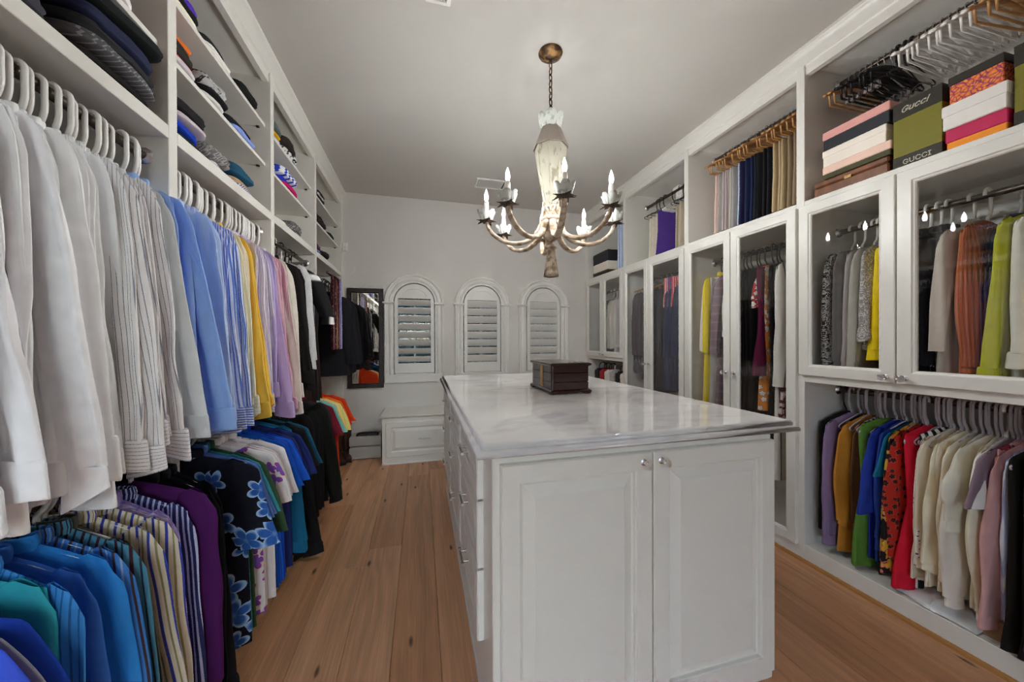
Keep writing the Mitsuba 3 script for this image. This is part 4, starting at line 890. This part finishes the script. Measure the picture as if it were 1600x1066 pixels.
# --- trousers in the open cubbies
TP = [('light khaki trousers', 3, 1.545, 1.64, 'pants', plain('c4bbab'), {}), ('olive khaki trousers', 2, 1.65, 1.71, 'pants', plain('8d7c60'), {}), ('tan trousers', 3, 1.72, 1.81, 'pants', plain('b39d7c'), {}),
      ('black trousers', 4, 1.82, 1.93, 'pants', plain('1f1e24'), {}), ('navy trousers', 4, 1.94, 2.04, 'pants', plain('23264a'), {}), ('pale blue trousers', 1, 2.05, 2.07, 'pants', plain('aebcd6'), {}),
      ('light grey trousers', 6, 2.08, 2.23, 'pants', plain('a8a2a0', .04), {}), ('blush pink trousers', 1, 2.24, 2.27, 'pants', plain('dcc0b4'), {})]
rail(TP, RAILXR, 2.70, -1, 'on the open rail above the second glass doors', 'wood', 1.0, 'trousers on wooden hangers', zmin=2.02, yaw=5)
TP3 = [('light blue patterned trousers', 3, 2.45, 2.53, 'pants', lambda: st('8fb0d8', 'c2d4ea', None, 5, 40, .4), {'L': .50}), ('lavender grey trousers', 2, 2.54, 2.60, 'pants', plain('9b95a6'), {'L': .46}), ('stone beige trousers', 3, 2.61, 2.72, 'pants', plain('b5a88e'), {'L': .46}),
       ('deep purple folded trousers', 1, 2.79, 2.83, 'pants', plain('46307e'), {'L': .42, 'yaw': -30, 'sc': 1.4, 'dx': -.02}), ('ivory linen trousers', 3, 2.93, 3.10, 'pants', plain('cfc5b6'), {'L': .44})]
rail(TP3, RAILXR, 2.64, -1, 'on the open rail above the third glass doors', 'black', 1.0, 'trousers above the third glass doors', zmin=2.02, yaw=4)
for i in range(5):
    fr = Frame(RAILXR - .02, 2.745 + i * .016, 2.64, -1)
    hanger('white', fr, f'{ORD[i]} empty white hanger between the purple and beige trousers', 'empty white hangers above the third glass doors', math.radians(rnd.gauss(0, 4)))
TP4 = [('pale blue striped trousers', 2, 3.42, 3.52, 'pants', lambda: st('9fb0cc', 'c4d0e2', None, 1, 40, .4), {'L': .56, 'hang': None})]
r_ = thing('hook_bar', 'short wooden hook bar in the cubby by the back wall', 'hook bar')
part(r_, 'bar', tube([(RAILXR - .10, 3.304, 2.62), (RAILXR - .10, 3.60, 2.62)], .011, 10), 'wood_hanger', True)
rail(TP4, RAILXR - .10, 2.72, -1, 'hanging in the cubby by the back wall', None, .9, 'striped trousers by the back wall', zmin=2.02, yaw=4)
# empty hangers in the first cubby
kinds = ['black'] * 2 + ['wood'] * 5 + ['whitewood'] * 10 + ['black'] * 3 + ['blackwood'] * 6 + ['wood'] * 2
yy = .74
for i, kd_ in enumerate(kinds):
    fr = Frame(RAILXR, yy, 2.70, -1); yy += .0255
    j = [q for q in range(i + 1) if kinds[q] == kd_]
    hanger(kd_, fr, f'{ORD[len(j) - 1]} empty {HANGTXT[kd_]} above the boxes in the open cubby', 'empty hangers above the boxes', math.radians(rnd.gauss(0, 2.5)))

# ------------------------------------------------------------------ folded clothes on the shelves
def folded(key, x1, w, y0, y1, z0, h, sty, seed, droop=0.):
    """rounded folded slab whose fold faces the aisle (x1 = front edge, w deep)"""
    nr, nc = 25, 52
    s = np.linspace(-1, 1, nr)[:, None]; ph = np.arange(nc)[None, :] * 2 * np.pi / nc
    e = lambda v, p: np.sign(v) * np.abs(v) ** p
    lat = np.arcsin(s) if False else s * np.pi / 2
    cx, sx = e(np.cos(lat), .34), e(np.sin(lat), .62)
    X = (x1 - w / 2) + w / 2 * cx * e(np.cos(ph), .40); Y = (y0 + y1) / 2 + (y1 - y0) / 2 * cx * e(np.sin(ph), .42)
    q = (Y - y0) / (y1 - y0)
    Z = z0 + h / 2 * (1 + sx) + (s > -.2) * h * .30 * N3(X * 9, Y * 9, .2, seed) * np.clip(s + .2, 0, 1)
    X = X + .010 * N3(Y * 14, Z * 45, .7, seed + 1) * cx - .011 * (np.exp(-((Z - z0 - h * .36) / (h * .07)) ** 2) + np.exp(-((Z - z0 - h * .68) / (h * .07)) ** 2)) * (np.cos(ph) > .4) + .014 * (N3(Y * 5, .3, .1, seed + 7)) * (np.cos(ph) > 0)
    V = np.stack([X, Y, np.maximum(Z, z0)], -1).reshape(-1, 3)
    cloth(key, 'fold', V, gridf(nr, nc), (Y + 0 * s).ravel(), (X * 0 + (x1 - X) + Z - z0).ravel(), sty)
def pile(items, y0, y1, z, where, front=XL - .03, w=.29, grp=None):
    for i, (desc, nm_, h, sty) in enumerate(items):
        k = thing(nm_, f'{desc} {where}', {'folded_sweater': 'sweater', 'folded_shirt': 'shirt', 'folded_trousers': 'trousers', 'folded_t_shirt': 't-shirt', 'folded_scarf': 'scarf'}.get(nm_, 'clothes'), grp or 'folded clothes on the shelves')
        _seed[0] += 3; a = rnd.uniform(-.012, .012)
        folded(k, front + rnd.uniform(-.015, .012), w + rnd.uniform(-.02, .02), y0 + rnd.uniform(0, .012) + a, y1 - rnd.uniform(0, .012) + a, z, h, sty() if callable(sty) else sty, _seed[0])
        z += h * .99
A_, B_, M_ = 2.256, 2.475, 1.978
P = plain
S, TR, SH, TS = 'folded_sweater', 'folded_trousers', 'folded_shirt', 'folded_t_shirt'
pile([('black folded trousers at the bottom', TR, .035, P('19181b')), ('grey pinstriped folded trousers', TR, .04, strp('57555a', '8a8890', 60)), ('charcoal folded trousers', TR, .045, P('2a292d')), ('navy folded trousers', TR, .05, P('262a46')), ('black folded trousers on top', TR, .045, P('17171a'))], 1.12, 1.42, M_, 'in the stack beside the divider on the fixed shelf', XL + .012)
pile([('dark grey folded sweater at the bottom', S, .05, P('3a3a3e')), ('black folded sweater in the middle', S, .06, P('18181b')), ('olive black folded sweater on top', S, .05, P('2a2a28'))], .80, 1.09, M_, 'in the first stack on the fixed shelf', XL + .005)
pile([('white folded shirt', SH, .03, P('d8d6d4')), ('red and blue printed folded shirt', SH, .045, lambda: st('2a3a9a', 'd04a30', 'e8e4e0', 4, 30, .5)), ('grey folded shirt', SH, .04, P('77757a'))], 1.08, 1.38, A_, 'on the thin shelf nearest the camera')
# second bay
pile([('black folded sweater at the bottom', S, .05, P('1d1d1f')), ('cobalt blue folded sweater', S, .035, P('1f46c0')), ('pale pink folded sweater', S, .03, P('cdbfc2')), ('black folded sweater on top', S, .05, P('1b1b1f'))], 1.485, 1.72, M_, 'in the second bay stack on the fixed shelf')
pile([('white and grey checked folded sweater', S, .05, lambda: st('d6d4d2', '8a888a', None, 5, 60, .5)), ('grey marled folded sweater', S, .07, lambda: st('9a9694', '6a6668', None, 5, 220, .5))], 1.735, 1.93, M_, 'in the middle of the second bay fixed shelf')
pile([('purple and white striped folded shirt', SH, .035, strp('d4d0d8', '5a4a80', 60, .5)), ('tan folded sweater', S, .04, P('b89a80')), ('dark teal folded sweater', S, .055, P('24506a'))], 1.95, 2.17, M_, 'beside the far divider of the second bay')
pile([('light grey folded t-shirt', TS, .035, P('c4c2c2')), ('coral folded t-shirt', TS, .012, P('d85838')), ('charcoal folded sweatshirt', S, .055, P('2e2c2e')), ('orange folded t-shirt', TS, .03, P('e8742c'))], 1.485, 1.68, A_, 'on the second bay lower thin shelf')
pile([('white folded t-shirt', TS, .03, P('d6d4d2')), ('black folded t-shirt', TS, .02, P('1c1c1e')), ('grey folded shirt with dark print', SH, .075, lambda: st('a8a6a6', '2a2a2c', None, 4, 26, .3))], 1.70, 1.90, A_, 'in the middle of the second bay lower thin shelf')
pile([('periwinkle folded polo', SH, .03, P('8898d8')), ('black folded polo', SH, .055, P('17181f'))], 1.93, 2.18, A_, 'by the far divider on the second bay lower thin shelf')
pile([('cream folded shirt', SH, .03, P('dcd6c4')), ('black folded shirt', SH, .02, P('1a1a1c')), ('magenta folded shirt', SH, .015, P('b02878')), ('violet folded sweater', S, .035, P('5a38b4'))], 1.485, 1.72, B_, 'on the second bay upper thin shelf')
pile([('white folded shirt', SH, .045, P('dcdad8')), ('thin black folded shirt', SH, .02, P('222226'))], 1.74, 1.96, B_, 'in the middle of the second bay upper thin shelf')
pile([('black folded cap shaped sweater', S, .055, P('161719'))], 1.99, 2.20, B_, 'at the far end of the second bay upper thin shelf')
# third bay
pile([('mauve folded sweater', S, .06, P('9a7c84'))], 2.33, 2.46, M_, 'at the start of the third bay fixed shelf')
pile([('cream rolled sweater', S, .065, P('d8d0c0'))], 2.48, 2.68, M_, 'in the middle of the third bay fixed shelf')
pile([('pale grey folded shirt', SH, .03, P('b8b4b4')), ('dark grey knit folded sweater', S, .07, lambda: st('5a585a', '8a888a', None, 5, 180, .4))], 2.70, 2.95, M_, 'by the far divider of the third bay fixed shelf')
pile([('white folded t-shirt', TS, .06, P('dcdada'))], 2.33, 2.46, A_, 'at the start of the third bay lower thin shelf')
pile([('magenta folded t-shirt', TS, .03, P('c01e68')), ('royal blue folded jersey', S, .045, P('2238b8')), ('white and blue striped folded jersey', S, .06, strp('dcdce4', '2a40b0', 20, .4))], 2.55, 2.86, A_, 'on the third bay lower thin shelf')
pile([('light grey folded t-shirt', TS, .04, P('b8bcc0')), ('yellow folded t-shirt', TS, .018, P('e8b020')), ('grey folded sweater', S, .04, P('606468'))], 2.34, 2.56, B_, 'at the start of the third bay upper thin shelf')
pile([('white patterned folded shirt', SH, .06, lambda: st('d8d6d4', '2c2c2e', None, 5, 70, .4)), ('brown black folded sweater', S, .06, P('2e2826'))], 2.58, 2.84, B_, 'in the middle of the third bay upper thin shelf')
# fourth bay
pile([('blue plaid folded shirt', SH, .05, lambda: st('5a6a94', '2a3050', 'a8b0c8', 3, 30, .4)), ('plum folded sweater', S, .055, P('5c3a46'))], 3.20, 3.42, M_, 'at the start of the fourth bay fixed shelf')
pile([('black folded sweater', S, .05, P('1b1a1c')), ('black scarf', 'folded_scarf', .05, P('222022'))], 3.48, 3.80, M_, 'in the middle of the fourth bay fixed shelf')
pile([('dark brown folded sweater', S, .05, P('2c2422')), ('black folded t-shirt', TS, .03, P('19181a'))], 3.25, 3.60, A_, 'on the fourth bay lower thin shelf')
pile([('black folded t-shirt with white lines', TS, .07, lambda: st('1c1c1c', 'c8c8c8', None, 2, 30, .15))], 3.24, 3.62, B_, 'on the fourth bay upper thin shelf')
pile([('charcoal folded t-shirt', TS, .05, P('2c2a2c'))], 3.66, 3.95, A_, 'by the back wall on the fourth bay lower thin shelf')

# ------------------------------------------------------------------ boxes in the wardrobe cubbies
def lidbox(name, label, x0, x1, y0, y1, z0, h, base, lid, lh, cat_='box', over=.003):
    k = thing(name, label, cat_)
    part(k, 'base', cb(x0, x1, y0, y1, z0, z0 + h - .003, .0025), base)
    part(k, 'lid', cb(x0 - over, x1 + over, y0 - over, y1 + over, z0 + h - lh, z0 + h, .003), lid)
    return k
ZB = 2.012
cs = thing('brown_case', 'brown leather case with a brass latch at the bottom of the box stack', 'case')
part(cs, 'body', cb(2.10, 2.45, 1.140, 1.462, ZB, ZB + .055, .006), 'browncase')
part(cs, 'lid', cb(2.10, 2.45, 1.140, 1.462, ZB + .057, ZB + .086, .006), 'browncase')
part(cs, 'latch', cat([cb(2.094, 2.101, 1.285, 1.315, ZB + .050, ZB + .066, .002), tube([(2.094, 1.29, ZB + .058), (2.09, 1.30, ZB + .062), (2.094, 1.31, ZB + .058)], .002, 5)]), 'm_gold')
lidbox('shoe_box', 'shoebox with peach lid and black base above the brown case', 2.098, 2.42, 1.133, 1.412, ZB + .087, .066, 'm_olivedk', 'm_peach', .040)
lidbox('shoe_box', 'cream shoebox between the peach and pink lidded boxes', 2.100, 2.41, 1.150, 1.415, ZB + .1535, .085, 'm_cream', 'm_cream', .035)
lidbox('shoe_box', 'black shoebox with pink lid on top of the stack', 2.098, 2.41, 1.137, 1.412, ZB + .239, .098, 'm_navybox', 'm_pink', .042)
def lettering(parent, text, x, yc, zc, h, bs, name='lettering', slant=0.):
    m = meshkit.text_mesh(text, h, .0012, bold=True); v = np.asarray(m.vertices).copy()
    wd = v[:, 0].max() - v[:, 0].min(); v[:, 0] -= wd / 2; v[:, 0] += slant * v[:, 1]
    V = np.stack([x - v[:, 2], yc - v[:, 0], zc + v[:, 1]], 1)
    part(parent, name, (V, np.asarray(m.faces)[:, ::1]), bs)
for bi, (ya, yb, lab) in enumerate(((.970, 1.126, 'olive green paper shopping bag with black bands between the box stacks'), (.63, .786, 'second olive green shopping bag with black bands beside the white shoebox'))):
    b_ = thing('shopping_bag', lab, 'bag', 'olive shopping bags')
    hgt = .300; x0 = 2.104
    def panel(z0, z1, bs, nm_, o): return part(b_, nm_, cb(x0 - o, 2.26 + o, ya - o, yb + o, ZB + z0, ZB + z1, .001), bs)
    panel(.001, hgt - .001, 'm_olive', 'body', 0)
    panel(0, .058, 'm_bag', 'lower_band', .0012); panel(hgt - .075, hgt, 'm_bag', 'upper_band', .0012)
    lettering(b_, 'GUCCI', x0 - .0013, (ya + yb) / 2, ZB + .018, .020, 'm_text')
    lettering(b_, 'Gucci', x0 - .0013, (ya + yb) / 2 + .01, ZB + hgt - .048, .024, 'm_text', 'script_lettering', .35)
    part(b_, 'handle', tube(bend([(x0 + .02, ya + .04, ZB + hgt), (x0 + .02, ya + .045, ZB + hgt + .03), (x0 + .02, (ya + yb) / 2, ZB + hgt + .055), (x0 + .02, yb - .045, ZB + hgt + .03), (x0 + .02, yb - .04, ZB + hgt)], 5), .0025, 6), 'm_bag', True)
lidbox('shoe_box', 'orange shoebox with magenta lid under the white shoebox', 2.100, 2.40, .800, .955, ZB, .088, 'm_orange', 'm_magenta', .052)
lidbox('shoe_box', 'white shoebox between the magenta and orange patterned boxes', 2.090, 2.41, .797, .962, ZB + .0885, .098, 'm_white', 'm_white', .045)
lidbox('gift_box', 'orange and purple patterned box with dark lid on the white shoebox', 2.105, 2.39, .810, .950, ZB + .187, .115, 'orangeprint', 'm_bag', .035)
# far cubby by the back wall
lidbox('shoe_box', 'dark shoebox with white label at the bottom by the back wall', 2.12, 2.42, 3.72, 4.06, ZB, .06, 'm_navybox', 'm_olivedk', .02)
lidbox('shoe_box', 'cream shoebox in the middle of the stack by the back wall', 2.12, 2.42, 3.70, 4.05, ZB + .0605, .10, 'm_cream', 'm_cream', .04)
lidbox('shoe_box', 'black shoebox on top of the cream box by the back wall', 2.12, 2.42, 3.70, 4.06, ZB + .161, .13, 'm_navybox', 'm_navybox', .05)
# bags and shoes in the low opening by the back wall
HBAG = [('black leather handbag with a round handle', 'm_black', 3.98), ('red and white small handbag', 'm_red', 3.86), ('white handbag', 'm_white', 3.74), ('grey handbag with white strap', 'm_grey', 3.62), ('black quilted handbag', 'm_black', 3.50), ('cream clutch bag', 'm_cream', 3.40)]
for i, (n_, bs, y) in enumerate(HBAG):
    b_ = thing('handbag', f'{n_} on the low shelf under the short glass doors', 'handbag', 'handbags on the low shelf')
    zz = .097
    hh = .70 + .03 * (i % 3)
    part(b_, 'body', boxring(2.14, 2.26, y - .048, y + .048, 0, 0, [(-.01, zz + hh - .17), (0, zz + hh - .155), (-.004, zz + hh - .05), (-.03, zz + hh), (-.035, zz + hh)]) if False else
         boxring(2.12, 2.30, y - .048, y + .048, 0, 0, [(-.012, .757), (0, .772), (-.003, .83), (-.022, .885), (-.030, .888)]), bs, 40)
    part(b_, 'handle', tube(bend([(2.16, y, .885), (2.165, y, .935), (2.21, y, .962), (2.255, y, .935), (2.26, y, .885)], 5), .005, 7), 'm_black' if i != 3 else 'm_white', True)
    part(b_, 'flap', boxring(2.116, 2.21, y - .046, y + .046, 0, 0, [(-.004, .81), (0, .815), (-.003, .86), (-.012, .87)]), bs, 40)
sh_ = thing('low_shelf', 'white shelf carrying handbags inside the low opening by the back wall', 'shelf')
part(sh_, 'board', cb(XR + .01, RW - .013, 3.303, 4.105, .735, .755, .002), 'paint')
# floor of the open bay: heels, plastic garment bag, cardboard box
for i, (yy_, xx) in enumerate(((1.285, 2.16), (1.205, 2.15))):
    b_ = thing('high_heel', ('black strappy high heel on the wardrobe base under the green dress', 'second black strappy high heel under the crimson dress')[i], 'shoe', 'black high heels')
    z = .098
    so = bend([(0, 0, .068), (.03, 0, .070), (.09, 0, .035), (.14, 0, .014), (.20, 0, .010), (.225, 0, .012)], 5)
    v, f = tube(so, np.interp(np.linspace(0, 1, len(so)), [0, .2, .5, .8, 1], [.022, .026, .028, .036, .012]), 10, flat=(1., .28))
    tr_ = lambda q: np.asarray(q) * [1, 1, 1] + [xx, yy_, z]
    part(b_, 'sole', (tr_(v) if True else v, f), 'm_black', True)
    part(b_, 'heel', (tr_(lathe([(.013, .062), (.007, .03), (.006, 0), (0, 0)], 10, (.012, 0, 0))[0]), lathe([(.013, .062), (.007, .03), (.006, 0), (0, 0)], 10)[1]), 'm_black', True)
    part(b_, 'strap', cat([(tr_(tube(bend([(a, -.032, zz), (a + .004, -.02, zz + .03), (a + .006, 0, zz + .042), (a + .004, .02, zz + .03), (a, .032, zz)], 4), .004, 6)[0]), tube(bend([(a, -.032, zz), (a + .004, -.02, zz + .03), (a + .006, 0, zz + .042), (a + .004, .02, zz + .03), (a, .032, zz)], 4), .004, 6)[1]) for a, zz in ((.16, .015), (.13, .022), (.03, .07))]), 'm_black', True)
gr_ = np.stack(np.meshgrid(np.linspace(0, 1, 40), np.linspace(0, 1, 30), indexing='ij'), -1).reshape(-1, 2)
pz = .004 + .045 * np.sin(np.pi * gr_[:, 0]) ** .6 * np.sin(np.pi * gr_[:, 1]) ** .6 * (.5 + meshkit.fbm(np.c_[gr_ * 7, gr_[:, 0] * 0], 4, 5))
pv = np.c_[2.085 + .27 * gr_[:, 0] + .03 * (meshkit.noise(np.c_[gr_ * 5, gr_[:, 0] * 0], 3) - .5), .88 + .24 * gr_[:, 1] + .05 * (meshkit.noise(np.c_[gr_ * 5, gr_[:, 0] * 0], 4) - .5), .097 + pz]
solo('plastic_bag', 'crumpled pale plastic garment bag lying on the wardrobe base', 'bag', (pv, gridf(40, 30, False)), 'clearplastic', True)
bx = thing('cardboard_box', 'brown cardboard box on the wardrobe base at the frame edge', 'box')
part(bx, 'body', cb(2.11, 2.42, .655, .860, .0975, .165, .002), 'm_card')
part(bx, 'lid', cb(2.107, 2.423, .652, .863, .150, .175, .002), 'm_card')
STYARR['a'] = mi.Float(np.array(STY or [[0.5] * 12], np.float32).ravel()); STYARR['n'] = max(len(STY), 1)
